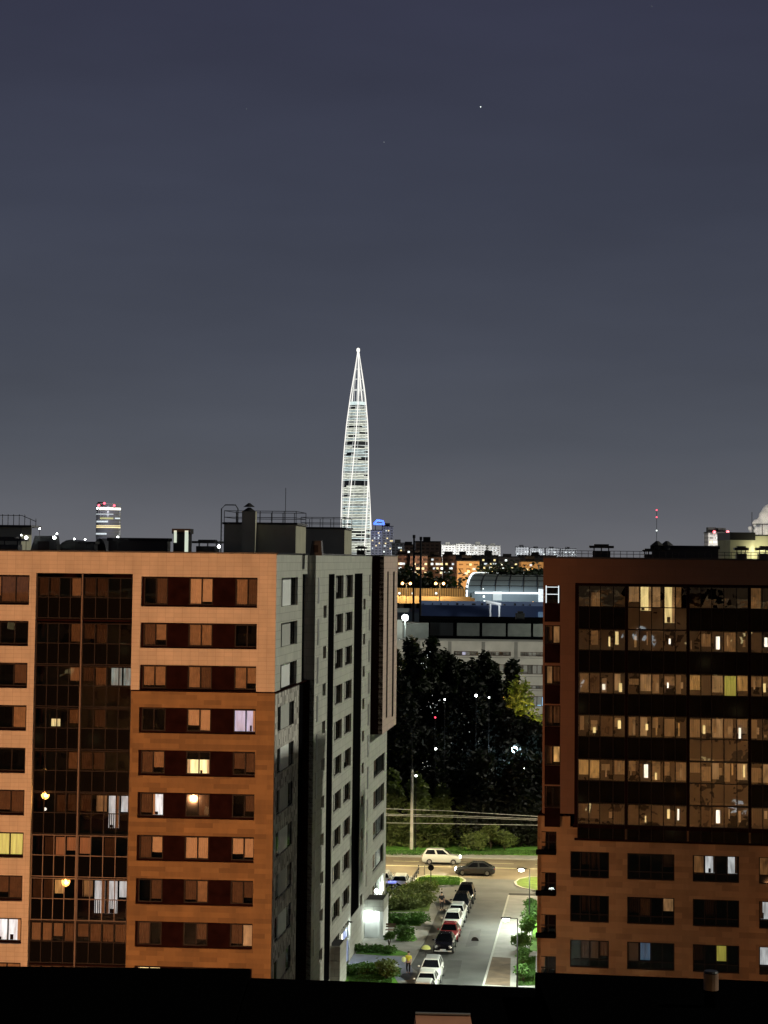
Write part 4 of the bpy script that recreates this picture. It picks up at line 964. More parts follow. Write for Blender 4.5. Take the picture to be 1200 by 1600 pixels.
W_ = paint('white_car_paint', (.72, .74, .70)); Bk = paint('black_car_paint', (.008, .008, .010), .2); Rd = paint('red_car_paint', (.33, .045, .05)); Sv = paint('silver_car_paint', (.42, .44, .43))
Gy = paint('dark_grey_car_paint', (.03, .032, .035)); Bl = paint('pale_blue_car_paint', (.38, .42, .55))
ang_st = math.atan2(-sdir.y, -sdir.x)
GPc = 'cars parked in a row along the side street'
carlist = [(660, 1545, W_, 'hatch', 'white car closest to the black roof edge, only its top showing', None), (666, 1527, W_, 'sedan', 'white sedan second from the black roof edge with dark windscreen', None),
           (673, 1510.5, W_, 'suv', 'white estate car at the end of the gap before the black fronted car', Sv),
           (694, 1466, Bk, 'sedan', 'black bonneted car with bright white front bumper, just in front of the red car', None), (701.5, 1449.5, Rd, 'sedan', 'red sedan in the parked row', None),
           (706.5, 1435, W_, 'suv', 'white car right behind the red sedan', None), (713, 1420.5, Sv, 'hatch', 'silver hatchback with sunroof between white and black cars', None),
           (720, 1406.5, Bk, 'suv', 'black off-roader behind the silver hatchback', None), (727, 1392.5, Bk, 'suv', 'black tall car at the far end of the parked row', None)]
for i, (px, py, m_, stl, lb, rm) in enumerate(carlist):
    c = make_car(lb, m_, stl, rm, GPc, nose=W_ if i == 3 else None); g = gnd(px, py, 1.2); p = g + sdir * 0.9
    c.location = (p.x, p.y, .012); c.rotation_euler = (0, 0, ang_st)
c = make_car('white hatchback seen from behind, parked left of the grass island', W_, 'hatch', None, 'cars parked beside the grey building'); g = gnd(627, 1371, 1.1); c.location = (g.x, g.y, .02); c.rotation_euler = (0, 0, R_(84))
c = make_car('grey car half hidden by the corner of the grey building', Sv, 'hatch', None, 'cars parked beside the grey building'); g = gnd(600, 1366, 1.1); c.location = (g.x, g.y, .02); c.rotation_euler = (0, 0, R_(84))
c = make_car('pale blue car side on with a glowing blue strip, beside the dark hedge', Bl, 'sedan', None, 'cars parked beside the grey building'); g = gnd(614, 1391, .7); c.location = (g.x, g.y, .02); c.rotation_euler = (0, 0, R_(-8))
mb = MB(); mb.box(-.5, .3, -.10, .10, 1.50, 1.60); o = mb.build('light_bar', emis('blue_light_bar', (.10, .14, 1), 2.2, False)); o.parent = c
bl_ = point('blue_light', c, origin(c), 60, (.15, .2, 1), .1); bl_.location = (0, 0, 2.1)
hl_ = emis('lit_headlight', (.95, .97, 1), 12, False)
for px, py, m_, stl, lb, rz in ((742, 1360, Gy, 'sedan', 'dark car driving right to left with bright white headlights on the cross road', 176), (690, 1343, Sv, 'suv', 'pale car driving on the far lane of the cross road', -4)):
    c = make_car(lb, m_, stl, None, 'cars driving on the cross road'); c.name = 'driving_car'; g = gnd(px, py, .5); c.location = (g.x, g.y, .02); c.rotation_euler = (0, 0, R_(rz))
    for ch in c.children:
        if ch.name.startswith('headlight'): ch.data = ch.data.copy(); ch.data.materials[0] = hl_
    l = spot('headlight_beam', c, (0, 0, 0), (1, 0, 0), 700, (.95, .97, 1), 90, .2, .6); l.location = (2.3, 0, .65); l.rotation_euler = Vector((-1, 0, .08)).to_track_quat('Z', 'Y').to_euler()

# ------------------------------------------------------------------ people
def person(loc, label, shirt, trousers, hair, rz=0.0, bag=None, bent=1.0):
    e = empty('person', (0, 0, 0), label, 'person')
    def skin(name, verts, edges, radii, m_, parent, sub=1):
        me = bpy.data.meshes.new(name); me.from_pydata([Vector(v) for v in verts], edges, []); o = bpy.data.objects.new(name, me); COL.objects.link(o); o.parent = parent
        s = o.modifiers.new('skin', 'SKIN'); s.use_smooth_shade = True
        for i, r in enumerate(radii): me.skin_vertices[0].data[i].radius = (r, r) if not isinstance(r, tuple) else r
        for i in range(len(verts)): me.skin_vertices[0].data[i].use_root = (i == 0)
        u = o.modifiers.new('sub', 'SUBSURF'); u.levels = sub; u.render_levels = sub
        me.materials.append(m_); return o
    V = [(0, 0, .95), (0, 0, 1.15), (0, 0, 1.38), (0, 0, 1.50), (0, .0, 1.60), (0, .01, 1.70)]; E = [(0, 1), (1, 2), (2, 3), (3, 4), (4, 5)]; RR = [.14, .13, .15, .055, .09, .085]
    def add(pts, start, rs):
        p = start
        for v, r in zip(pts, rs): V.append(v); RR.append(r); E.append((p, len(V) - 1)); p = len(V) - 1
        return p
    for s in (-1, 1):
        add([(s * .10, 0, .88), (s * .11, .04 + .06 * s * bent, .50), (s * .11, -.05 * s * bent, .10), (s * .12, .13 - .05 * s, .035)], 0, [.095, .06, .045, .04])
        h = add([(s * .19, 0, 1.42), (s * .25, -.02, 1.14), (s * .24, .13, .90), (s * .24, .17, .83)], 2, [.065, .045, .032, .034])
        for k in range(5):
            dx = (-.03 + .015 * k); add([(s * .24 + dx, .19 + .004 * k, .79 - .003 * k), (s * .24 + dx, .21, .755 + (.01 if k in (0, 4) else 0))], h, [.010, .008])
    sk = mat('skin', (.45, .27, .19), .6)
    skin('body', V, E, RR, sk, e)
    sh = mat('shirt', shirt, .85); tr = mat('trousers', trousers, .85)
    V2 = [(0, 0, .96), (0, 0, 1.15), (0, 0, 1.40), (0, 0, 1.47), (.20, 0, 1.42), (.25, -.02, 1.17), (-.20, 0, 1.42), (-.25, -.02, 1.17)]
    skin('shirt', V2, [(0, 1), (1, 2), (2, 3), (2, 4), (4, 5), (2, 6), (6, 7)], [.165, .155, .17, .075, .085, .068, .085, .068], sh, e)
    V3 = [(0, 0, .98)]; E3 = []; r3 = [.155]
    for s in (-1, 1):
        i = len(V3); V3 += [(s * .10, 0, .86), (s * .11, .04 + .06 * s * bent, .50), (s * .11, -.05 * s * bent, .12)]; E3 += [(0, i), (i, i + 1), (i + 1, i + 2)]; r3 += [.11, .078, .062]
    skin('trousers', V3, E3, r3, tr, e)
    mb = MB(); mb.ball((0, -.012, 1.735), .105, 8, .85); mb.build('hair', mat('hair', hair, .9), e)
    mb = MB()
    for s in (-1, 1): mb.ball((s * .03, .092, 1.70), .012, 4)
    mb.build('eyes', M['black'], e)
    mb = MB(); mb.ball((0, .10, 1.67), .014, 4, 1.5); mb.ball((0, .088, 1.63), .02, 4, .35); mb.build('face', sk, e)
    e.location = loc; e.rotation_euler = (0, 0, rz); e.scale = (1.03, 1.03, 1.03); return e
g = gnd(638, 1521, .12); person((g.x, g.y, .12), 'person in yellow shirt and dark trousers walking on the paving', (.62, .55, .05), (.012, .012, .016), (.03, .02, .015), R_(160))
b = empty('bag', g + Vector((-.42, .05, .95)), 'pale yellow bag at the side of the person in the yellow shirt', 'bag'); mb = MB(); c = g + Vector((-.40, .05, 1.15)); mb.ball(c, .20, 8, 1.2); mb.build('sack', mat('pale_yellow_cloth', (.65, .68, .30), .8), b)
mb = MB(); mb.tube([c + Vector((-.06, 0, .2)), c + Vector((0, 0, .34)), c + Vector((.06, 0, .2))], .012); mb.build('handle', M['steel'], b)
g = gnd(690, 1423, .12); person((g.x, g.y, .12), 'person dressed all in black standing near the row of cars', (.008, .008, .009), (.008, .008, .01), (.01, .01, .01), R_(200), bent=.2)
g = gnd(665.5, 1507, .012); b = empty('umbrella', (g.x, g.y, .012), 'round pale lime umbrella top behind the near white cars', 'umbrella'); mb = MB()
n = 14; c = Vector((g.x, g.y, 1.35)); pr = [(.42, 0), (.38, .12), (.27, .24), (.12, .31), (.01, .33)]
mb.tube([c + Vector((0, 0, z)) for r, z in pr], [r for r, z in pr], n, cap=False); mb.build('canopy', mat('lime_cloth', (.62, .66, .20), .8), b); mb = MB(); mb.tube([(g.x, g.y, .02), c + Vector((0, 0, .3))], .03); mb.build('stick', M['steel'], b)

# ------------------------------------------------------------------ vegetation
def leaves(name, clumps, n, size, mt, parent, seed, flat=.5):
    rnd = random.Random(seed); v = []; f = []
    tot = sum(c[1] ** 2 for c in clumps)
    for c, r, sz in clumps:
        k = max(6, int(n * r * r / tot))
        for _ in range(k):
            while True:
                d = Vector((rnd.uniform(-1, 1), rnd.uniform(-1, 1), rnd.uniform(-1, 1)))
                if .12 < d.length < 1: break
            d = d.normalized() * (.35 + .8 * rnd.random() ** .8) * (1 + .35 * rnd.random() * (rnd.random() < .2))
            p = Vector(c) + Vector((d.x * r, d.y * r, d.z * r * sz))
            a = Vector((rnd.gauss(0, 1), rnd.gauss(0, 1), rnd.gauss(0, flat))).normalized(); b_ = a.cross(Vector((rnd.gauss(0, 1), rnd.gauss(0, 1), rnd.gauss(0, 1)))).normalized()
            s = size * rnd.uniform(.5, 1.2); i = len(v)
            v += [p - a * s, p + b_ * s * .5, p + a * s, p - b_ * s * .5]; f.append((i, i + 1, i + 2, i + 3))
    me = bpy.data.meshes.new(name); off = origin(parent); me.from_pydata([x - off for x in v], [], f); me.materials.append(M[mt])
    o = bpy.data.objects.new(name, me); COL.objects.link(o); o.parent = parent; return o
def tree(px, ytop, wpx, D, label, mt='leaf', n=3200, size=.42, cat='tree', grp='dark trees beyond the cross road', poplar=False, seed=0, low=.12, name='broadleaf_tree'):
    D = D * .927; top = at(px, ytop, D); H = top.z; R = wpx / FPX * D / 2; e = empty(name, (top.x, D, 0), label, cat, grp); rnd = random.Random(seed * 7 + int(px))
    base = Vector((top.x, D, 0)); mb = MB(); mb.tube([base, base + Vector((.1, 0, H * .4)), base + Vector((-.1, .1, H * .85))], [.028 * H * .5 + .08, .02 * H * .5, .03], 8)
    cl = []; m_ = 16 if not poplar else 14
    for i in range(m_):
        t = low + (1 - low) * (i + .5) / m_; prof = math.sin(math.pi * min(1, (.16 + .84 * t)) ** (.9 if not poplar else .8)) ** .7
        prof = max(.22, prof); rr_ = R * prof; a = rnd.uniform(0, 6.28)
        c = base + Vector((math.cos(a) * rr_ * .5, math.sin(a) * rr_ * .5, H * t * .96)); r = max(.7, R * (.42 + .2 * rnd.random()) * (.6 + .4 * prof))
        cl.append((c, r * rnd.uniform(.75, 1.15), rnd.uniform(.8, 1.5))); mb.tube([base + Vector((0, 0, H * t * .75)), c], [.09, .03], 5)
    cl.append((base + Vector((0, 0, H - R * .3)), R * .32, 1.2))
    mb.build('trunk', M['bark'], e); leaves('crown', cl, n, size, mt, e, int(px * 3 + D)); return e
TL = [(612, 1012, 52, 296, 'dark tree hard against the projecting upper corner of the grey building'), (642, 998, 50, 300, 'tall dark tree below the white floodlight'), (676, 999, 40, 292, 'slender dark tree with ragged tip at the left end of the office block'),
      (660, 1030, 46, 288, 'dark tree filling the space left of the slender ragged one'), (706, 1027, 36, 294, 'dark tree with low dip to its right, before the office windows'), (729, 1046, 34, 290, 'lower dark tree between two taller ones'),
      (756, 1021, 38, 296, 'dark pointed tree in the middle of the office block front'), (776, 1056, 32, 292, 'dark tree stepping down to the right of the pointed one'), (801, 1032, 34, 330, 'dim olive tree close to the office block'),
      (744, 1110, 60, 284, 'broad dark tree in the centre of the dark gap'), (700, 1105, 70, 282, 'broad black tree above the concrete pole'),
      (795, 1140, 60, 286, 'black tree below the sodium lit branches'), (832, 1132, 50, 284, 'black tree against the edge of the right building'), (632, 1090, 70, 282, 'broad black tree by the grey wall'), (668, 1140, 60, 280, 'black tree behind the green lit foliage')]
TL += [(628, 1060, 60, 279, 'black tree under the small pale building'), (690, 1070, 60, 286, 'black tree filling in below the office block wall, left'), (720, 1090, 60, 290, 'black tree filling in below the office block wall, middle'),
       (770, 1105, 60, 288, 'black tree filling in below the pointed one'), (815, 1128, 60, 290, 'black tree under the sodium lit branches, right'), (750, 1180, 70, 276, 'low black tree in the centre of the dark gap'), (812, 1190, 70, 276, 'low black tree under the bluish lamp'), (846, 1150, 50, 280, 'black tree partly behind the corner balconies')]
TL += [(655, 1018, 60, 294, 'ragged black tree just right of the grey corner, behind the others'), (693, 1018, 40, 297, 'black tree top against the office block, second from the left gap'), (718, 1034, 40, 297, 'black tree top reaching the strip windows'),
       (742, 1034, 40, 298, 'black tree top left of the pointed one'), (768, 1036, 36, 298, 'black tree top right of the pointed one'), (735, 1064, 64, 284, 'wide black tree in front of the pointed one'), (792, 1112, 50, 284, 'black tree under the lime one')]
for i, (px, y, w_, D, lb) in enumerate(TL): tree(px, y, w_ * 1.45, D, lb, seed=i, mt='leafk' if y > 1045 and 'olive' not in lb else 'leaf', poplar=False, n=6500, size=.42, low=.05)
for i, (px, y, w_, D, lb) in enumerate([(615, 1205, 52, 274, 'green leafy tree lit from the road, touching the grey building'), (652, 1212, 52, 273, 'green leafy tree lit from the road, behind the concrete pole'), (690, 1226, 50, 274, 'green leafy tree right of the concrete pole'),
                                         (722, 1262, 34, 275, 'smaller green tree at the right end of the lit foliage')]):
    tree(px, y, w_, D, lb, mt='leafg', n=4200, size=.34, grp='leafy trees lit from the cross road', low=.02, seed=40 + i)
for i, (px, y, w_, D, lb) in enumerate([(805, 1272, 50, 275, 'dim tall shrub mass on the right of the verge'), (838, 1262, 40, 276, 'dim tall shrub by the edge of the right building'), (775, 1290, 40, 277, 'low dim shrub on the right half of the verge')]):
    tree(px, y, w_, D, lb, mt='leaf', n=2600, size=.34, grp='dim shrubs along the verge', low=.02, cat='shrub', seed=60 + i, name='tall_shrub')
# sodium lit tree by the office block
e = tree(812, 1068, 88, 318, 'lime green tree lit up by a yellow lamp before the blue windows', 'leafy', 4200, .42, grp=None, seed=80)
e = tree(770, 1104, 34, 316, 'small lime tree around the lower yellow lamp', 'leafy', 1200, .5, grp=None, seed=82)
def small_plant(px, py, w_, h, label, mt='leafb', n=500, cat='shrub', grp=None, name='shrub', z=.14, size=.16):
    g = gnd(px, py, z); e = empty(name, g, label, cat, grp); rnd = random.Random(int(px * py)); mb = MB(); cl = []
    for i in range(6):
        a = rnd.uniform(0, 6.28); r = rnd.uniform(.1, .6) * w_ / 2; c = g + Vector((math.cos(a) * r, math.sin(a) * r, h * rnd.uniform(.45, .8))); cl.append((c, w_ * .27, .8)); mb.tube([g, c], [.03, .015], 5)
    mb.build('stem', M['bark'], e); leaves('foliage', cl, n, size, mt, e, int(px * 5 + py)); return e
def hedge(pts, w_, h, label, mt='leafb', n=2500, cat='hedge', z=.14, size=.17):
    P = [gnd(x, y, z) for x, y in pts]; e = empty('hedge', P[0], label, cat); cl = []; mb = MB(); rnd = random.Random(int(P[0].x * 9))
    for a, b_ in zip(P, P[1:]):
        L_ = (b_ - a).length; m_ = max(2, int(L_ / (w_ * .55)))
        for i in range(m_ + 1):
            c = a.lerp(b_, i / m_) + Vector((rnd.uniform(-.1, .1), rnd.uniform(-.15, .15), h * rnd.uniform(.42, .62))); cl.append((c, w_ * .5, h / w_ * .9)); mb.tube([(c.x, c.y, z), c], .025, 4)
    mb.build('stem', M['bark'], e); leaves('foliage', cl, n, size, mt, e, len(cl) * 13 + int(P[0].x)); return e
hedge([(617, 1413), (640, 1406), (670, 1402)], 2.2, 1.7, 'tall dark green hedge beside the pale blue car', 'leafg', 3600)
hedge([(612, 1422), (640, 1420), (668, 1416)], 2.0, 1.3, 'dark hedge row just below the tallest one', 'leafg', 3000)
hedge([(603, 1444), (625, 1444), (656, 1442)], 1.8, 1.0, 'green clipped hedge between the two paved strips', 'leafb', 3000)
hedge([(562, 1488), (590, 1489), (612, 1491)], .8, .7, 'low row of small plants in front of the lit porch', 'leafb', 1500)
hedge([(545, 1525), (570, 1521), (595, 1522), (612, 1528)], 1.4, .9, 'green hedge at the near corner by the black roof edge', 'leafb', 2600)
small_plant(633, 1468, 2.6, 1.0, 'round light green bush on the small lawn', n=1300)
small_plant(608, 1478, 1.0, 1.5, 'small young tree right of the lit porch', n=600, cat='tree', name='young_tree')
small_plant(603, 1531, 2.0, 1.6, 'darker bush at the right end of the near hedge', n=1200, mt='leafg')
for i, (x, y, w_, h, lb) in enumerate(((815, 1483, 2.2, 1.5, 'leafy shrub just above the short path on the right lawn'), (823, 1462, 2.2, 1.7, 'tall leafy shrub by the far lamp pole'), (832, 1440, 2.4, 1.6, 'shrub half hidden by the balcony ledges'), (818, 1512, 1.5, 1.8, 'narrow shrub by the near lamp pole'),
                                        (818, 1535, 1.6, 1.6, 'shrub at the bottom of the right lawn'), (828, 1425, 1.8, 1.2, 'small shrub farthest up the right lawn'))): small_plant(x, y, w_, h, lb, n=1100, grp='shrubs on the right lawn')
for i, (x, y, w_, h, lb) in enumerate(((767, 1327, 1.8, 3.4, 'light green young conifer on the verge'), (740, 1330, 4.0, 2.2, 'low light bush left of the young conifer'), (788, 1328, 3.2, 2.6, 'low bush right of the young conifer'))): small_plant(x, y, w_, h, lb, n=900, mt='leafg', grp='bushes on the verge', z=.17, size=.25)
# ground cover tufts on the lawns (stuff)
def tufts(polys, n, name):
    rnd = random.Random(5); v = []; f = []
    for (x0, y0, x1, y1, z) in polys:
        for _ in range(n):
            g = gnd(rnd.uniform(x0, x1), rnd.uniform(y0, y1), z); a = rnd.uniform(0, 6.28); s = rnd.uniform(.05, .12); h = rnd.uniform(.08, .22); i = len(v)
            d = Vector((math.cos(a), math.sin(a), 0)) * s; v += [g - d, g + d, g + Vector((rnd.uniform(-.05, .05), rnd.uniform(-.05, .05), h))]; f.append((i, i + 1, i + 2))
    me = bpy.data.meshes.new(name); me.from_pydata(v, [], f); me.materials.append(M['leafb']); o = bpy.data.objects.new(name, me); COL.objects.link(o)
    tag(o, 'short grass tufts growing on the lawns and the verge', 'grass', kind='stuff')
tufts([(810, 1496, 836, 1540, .15), (545, 1514, 612, 1538, .15), (603, 1329, 845, 1336, .16), (655, 1372, 718, 1383, .14), (606, 1430, 655, 1446, .15)], 2600, 'grass')

# ------------------------------------------------------------------ street furniture
e = empty('concrete_pole', gnd(643, 1329), 'pale concrete pole with darker steel mast on top, standing on the verge', 'utility pole'); g = gnd(643, 1329); D = g.y
zt = at(643, 1202, D).z; zt2 = at(640, 1140, D).z
mb = MB(); mb.tube([g, (g.x - .02, D, zt)], .22, 10, .15); mb.build('pole', M['concrete'], e)
mb = MB(); mb.tube([(g.x, D, zt), (g.x - .1, D, zt2)], .07, 8, .04); mb.build('mast', M['steel'], e); mb = MB(); mb.tube([(g.x - .25, D, zt * .75), (g.x + .3, D, zt * .75)], .04); mb.build('bracket', M['steel'], e)
for i, (y0, y1, y2, lb) in enumerate(((1262, 1267, 1278, 'uppermost overhead wire crossing the pole'), (1271, 1274, 1281, 'second overhead wire from the top'), (1273, 1276.5, 1283, 'third overhead wire from the top'), (1285, 1287, 1290, 'lowest overhead wire crossing the pole'))):
    D = 243; mb = MB(); pts = [at(x, y0 + (y1 - y0) * (x - 560) / 140 if x < 700 else y1 + (y2 - y1) * (x - 700) / 180, D) for x in range(540, 960, 20)]
    mb.tube(pts, .035, 5); o = mb.build('overhead_wire', M['galv'], base=pts[0]); tag(o, lb, 'wire', 'overhead wires along the cross road')
g = gnd(673, 1386, .14); e = empty('road_sign', g, 'thin post with a small round sign on the left grass island', 'road sign'); H = at(673, 1355, g.y).z
mb = MB(); mb.tube([g, (g.x, g.y, H)], .05); mb.build('post', M['steel'], e); mb = MB(); mb.tube([(g.x, g.y - .03, H - .05), (g.x, g.y + .03, H - .05)], .32, 14); mb.build('sign_plate', M['frame'], e)
g = gnd(645, 1384, .12); e = empty('barrier', g, 'low black barrier rail beside the white hatchback', 'barrier'); q = gnd(654, 1366, .12); mb = MB()
for t in (0, .33, .66, 1): p = g.lerp(q, t); mb.tube([p, p + Vector((0, 0, .8))], .05)
mb.build('post', M['steel'], e); mb = MB(); mb.tube([g + Vector((0, 0, .8)), q + Vector((0, 0, .8))], .07); mb.tube([g + Vector((0, 0, .45)), q + Vector((0, 0, .45))], .05); mb.build('rail', M['steel'], e)
p0, p1 = gnd(654, 1366, .12), gnd(663, 1367, .12); e = empty('barrier', p0, 'short low rail by the road behind the left grass island', 'barrier'); mb = MB(); mb.tube([p0, p0 + Vector((0, 0, 1)), p1 + Vector((0, 0, 1)), p1], .05); mb.build('rail', M['steel'], e)
g = gnd(606, 1461, .10); e = empty('bench', g, 'brown wooden bench beside the right wall of the lit porch', 'bench'); fx = lambda dx, dy, dz: g + Vector((dx, dy, dz)); wood = mat('brown_wood', (.13, .08, .05), .7, noise=.2, nscale=5)
mb = MB()
for j in range(3): mb.box(g.x - .75, g.x + .75, g.y - .1 + .16 * j, g.y + .03 + .16 * j, .55, .59)
mb.build('seat', wood, e); mb = MB()
for j in range(2): mb.box(g.x - .75, g.x + .75, g.y + .40, g.y + .44, .75 + .2 * j, .9 + .2 * j)
mb.build('backrest', wood, e)
for s in (-.6, .6): mb = MB(); mb.box(g.x + s - .04, g.x + s + .04, g.y - .1, g.y + .38, .10, .54); mb.build('leg', M['steel'], e)
g = gnd(617, 1522, .11); e = empty('bin', g, 'small white bin at the end of the near hedge', 'bin'); mb = MB(); mb.tube([g, g + Vector((0, 0, .7))], [.18, .22], 10); mb.build('body', M['white'], e); mb = MB(); mb.tube([g + Vector((0, 0, .7)), g + Vector((0, 0, .78))], [.24, .16], 10); mb.build('lid', M['galv'], e)
g0_ = gnd(606, 1452, .1); e = empty('glass_fence', gnd(598, 1400, .1), 'low greenish railing panel right of the porch roof, along the hedge', 'railing'); q0, q1 = gnd(603, 1428, .1), gnd(618, 1404, .1)
mb = MB(); mb.quad([q0, q1, q1 + Vector((0, 0, 1.1)), q0 + Vector((0, 0, 1.1))]); mb.build('panel', mat('pale_green_panel', (.30, .38, .34), .5), e)
mb = MB(); mb.tube([q0 + Vector((0, 0, 1.12)), q1 + Vector((0, 0, 1.12))], .05); mb.build('top_rail', M['galv'], e)
# lamps on the cross road (mostly outside the view) that light road and verge
for x, lb in ((-13.5, 'yellowish road lamp on the verge, hidden by the left building'), (9.8, 'yellowish road lamp on the verge, hidden by the right building')):
    p = RL.P(x + 4, .9 + 0, 0); lamp_post((p.x, p.y, 0), 10.5, 1.6, lb, (1, .82, .48), 22000, 'led', r=.25, grp='road lamps', lean=(0, 1), cone=165)
# lamps seen through the trees
def glow(px, py, D, r, label, col, e_=0, m_='led', pole=True, grp='lamps glimpsed among the dark trees', name='yard_lamp'):
    D = D * .927; p = at(px, py, D); e = empty(name, (p.x, D, 0), label, 'lamp', grp); mb = MB(); mb.ball(p, r); mb.build('bulb', M[m_], e)
    mb = MB(); mb.tube([(p.x, D + .1, 0), (p.x, D + .1, p.z)], .05); mb.build('pole', M['steel'], e)
    if e_: point('lamp_light', e, p + Vector((0, -.6, -.3)), e_, col, .3)
M['cyan'] = emis('cool_white_lamp', (.62, .88, 1), 10, False); M['dimw'] = emis('dim_white_lamp', (.9, 1, .95), 1.6, False)
glow(804, 1171, 279, .42, 'bluish white lamp glowing in the dark on the right', (.6, .85, 1), 400, 'cyan')
glow(681, 1170, 277, .12, 'small white lamp in the dark above the green foliage', (.9, 1, 1), 0, 'led'); glow(818, 1200, 278, .12, 'tiny white lamp below the bluish one', (1, 1, 1), 0, 'led')
glow(650, 1212, 268.5, .12, 'tiny white lamp just right of the concrete pole top', (1, 1, 1), 0, 'led'); glow(680, 1121, 278, .12, 'red lamp among the black trees', (1, .1, .1), 0, 'red')
glow(695, 1093, 278, .10, 'small white lamp left of centre among black trees', (1, 1, 1), 0, 'led'); glow(744, 1087, 279, .15, 'pair like white lamp right of centre among black trees', (1, 1, 1), 0, 'led'); glow(764, 1090, 279, .08, 'dim white lamp beside the yellow lit branches', (1, 1, 1), 0, 'led')
glow(783, 1092, 305, .42, 'upper orange yellow lamp in front of the lime tree', (1, .62, .18), 6500, 'sodiumfar', grp='yellow lamps by the office block'); glow(771, 1125, 306, .34, 'lower yellow lamp in the small lime tree', (1, .75, .3), 4500, 'sodiumfar', grp='yellow lamps by the office block')
rnd = random.Random(3); k = 0
gl = MB()
for (cx, cy, sx_, sy_, n) in ((670, 1198, 14, 8, 12), (757, 1200, 11, 10, 26), (800, 1196, 22, 5, 10), (676, 1100, 18, 14, 16), (640, 1165, 8, 25, 10), (722, 1150, 50, 30, 12), (615, 1002, 18, 8, 10), (665, 1035, 10, 20, 8)):
    for _ in range(n):
        p = at(rnd.gauss(cx, sx_ / 2), rnd.gauss(cy, sy_ / 2), 258.3 + rnd.random()); gl.ball(p, rnd.uniform(.015, .04), 4)
o = gl.build('glints', M['dimw']); tag(o, 'specks of distant light glinting through the dark trees', 'lights', kind='stuff')

# ------------------------------------------------------------------ office block beyond the trees
e = empty('office_block', at(770, 1100, 360) * 1, 'pale concrete office block with strip windows beyond the dark trees', 'office block'); D = 360; FO = Frame(at(600, 1000, D).x, D, 1.5)
e.location.z = 0
X = lambda px: FO.A(px, 1040); Zo = lambda y: FO.Z(770, y)
bays = [(628, 652), (655, 700), (705, 752), (758, 803), (809, 855), (860, 905)]
rows = [(1018, 1025), (1038, 1053), (1070, 1076), (1087, 1103), (1118, 1130)]
hs = [(X(a + 4 if r_ in (0, 2) else a + 1), X(b_ - 5 if r_ in (0, 2) else b_ - 1), Zo(y1), Zo(y0)) for r_, (y0, y1) in enumerate(rows) for a, b_ in bays]
mb = MB(); mb.wall(FO, X(620), X(930), 0, Zo(1002), hs, 0, .3); mb.build('wall', M['concrete'], e)
mb = MB(); mb.fbox(FO, X(620), X(930), -14, -1.2, 0, Zo(1002) - .2); mb.build('core', M['concd'], e)
for px in (653.5, 702.5, 755, 806, 857.5): mb = MB(); mb.fbox(FO, X(px) - .3, X(px) + .3, .002, .12, 0, Zo(1003)); mb.build('pilaster', M['concd'], e)
for y in (1027, 1056, 1078): mb = MB(); mb.fbox(FO, X(620), X(930), .125, .2, Zo(y + .8), Zo(y)); mb.build('string_course', M['concd'], e)
rnd = random.Random(11); M['greywin'] = mat('grey_window', (.10, .11, .11), .3)
for r_, (y0, y1) in enumerate(rows):
    for a, b_ in bays:
        a0, a1 = (X(a + 4), X(b_ - 5)) if r_ in (0, 2) else (X(a + 1), X(b_ - 1)); n = 6; ed = [a0 + (a1 - a0) * i / n for i in range(n + 1)]
        cyan = r_ == 3 and a > 700; cd = ''.join(rnd.choice('kkbgkgk') for _ in range(n))
        fr = window(e, FO, ed, Zo(y1), Zo(y0), -.15, cd, fr='pframe', fw=.06, back=.3)
        if cyan:
            m2 = M.setdefault('cyanroom', emis('cyan_lit_room', (.25, .62, .95), .95, False, .35, (.7, .7, 1))); mb = MB(); mb.quad([FO.P(a0, -.6, Zo(y1)), FO.P(a1, -.6, Zo(y1)), FO.P(a1, -.6, Zo(y0)), FO.P(a0, -.6, Zo(y0))]); mb.build('lit_room', m2, fr)
        elif a == 705 and r_ == 0: mb = MB(); mb.quad([FO.P(ed[2], -.3, Zo(y1)), FO.P(ed[3], -.3, Zo(y1)), FO.P(ed[3], -.3, Zo(y0)), FO.P(ed[2], -.3, Zo(y0))]); mb.build('lit_room', M['litV'], fr)
# hidden floodlight masts added on both sides to light the office block
p = at(900, 1120, 325); e = empty('floodlight', (p.x, 325, 0), 'floodlight mast added to light the office block, hidden by the right building', 'floodlight'); mb = MB(); mb.tube([(p.x, 325, 0), (p.x, 325, 16)], .12); mb.build('mast', M['steel'], e)
mb = MB(); mb.box(p.x - .4, p.x + .4, 324.8, 325.3, 16, 16.4); mb.build('lamp_head', M['steel'], e); spot('flood_light', e, (p.x - .5, 325.6, 15.8), (at(740, 1040, 360).x, 360, 15), 14000, (1, .97, .82), 120, .3, .6)
p = at(600, 1120, 332); e = empty('floodlight', (p.x, 332, 0), 'floodlight mast added to light the office block, behind the far corner of the grey building', 'floodlight'); mb = MB(); mb.tube([(p.x, 332, 0), (p.x, 332, 16)], .12); mb.build('mast', M['steel'], e)
mb = MB(); mb.box(p.x - .4, p.x + .4, 331.8, 332.3, 16, 16.4); mb.build('lamp_head', M['steel'], e); spot('flood_light', e, (p.x + .5, 332.6, 15.8), (at(740, 1040, 360).x, 360, 15), 6000, (1, .97, .82), 120, .3, .6)
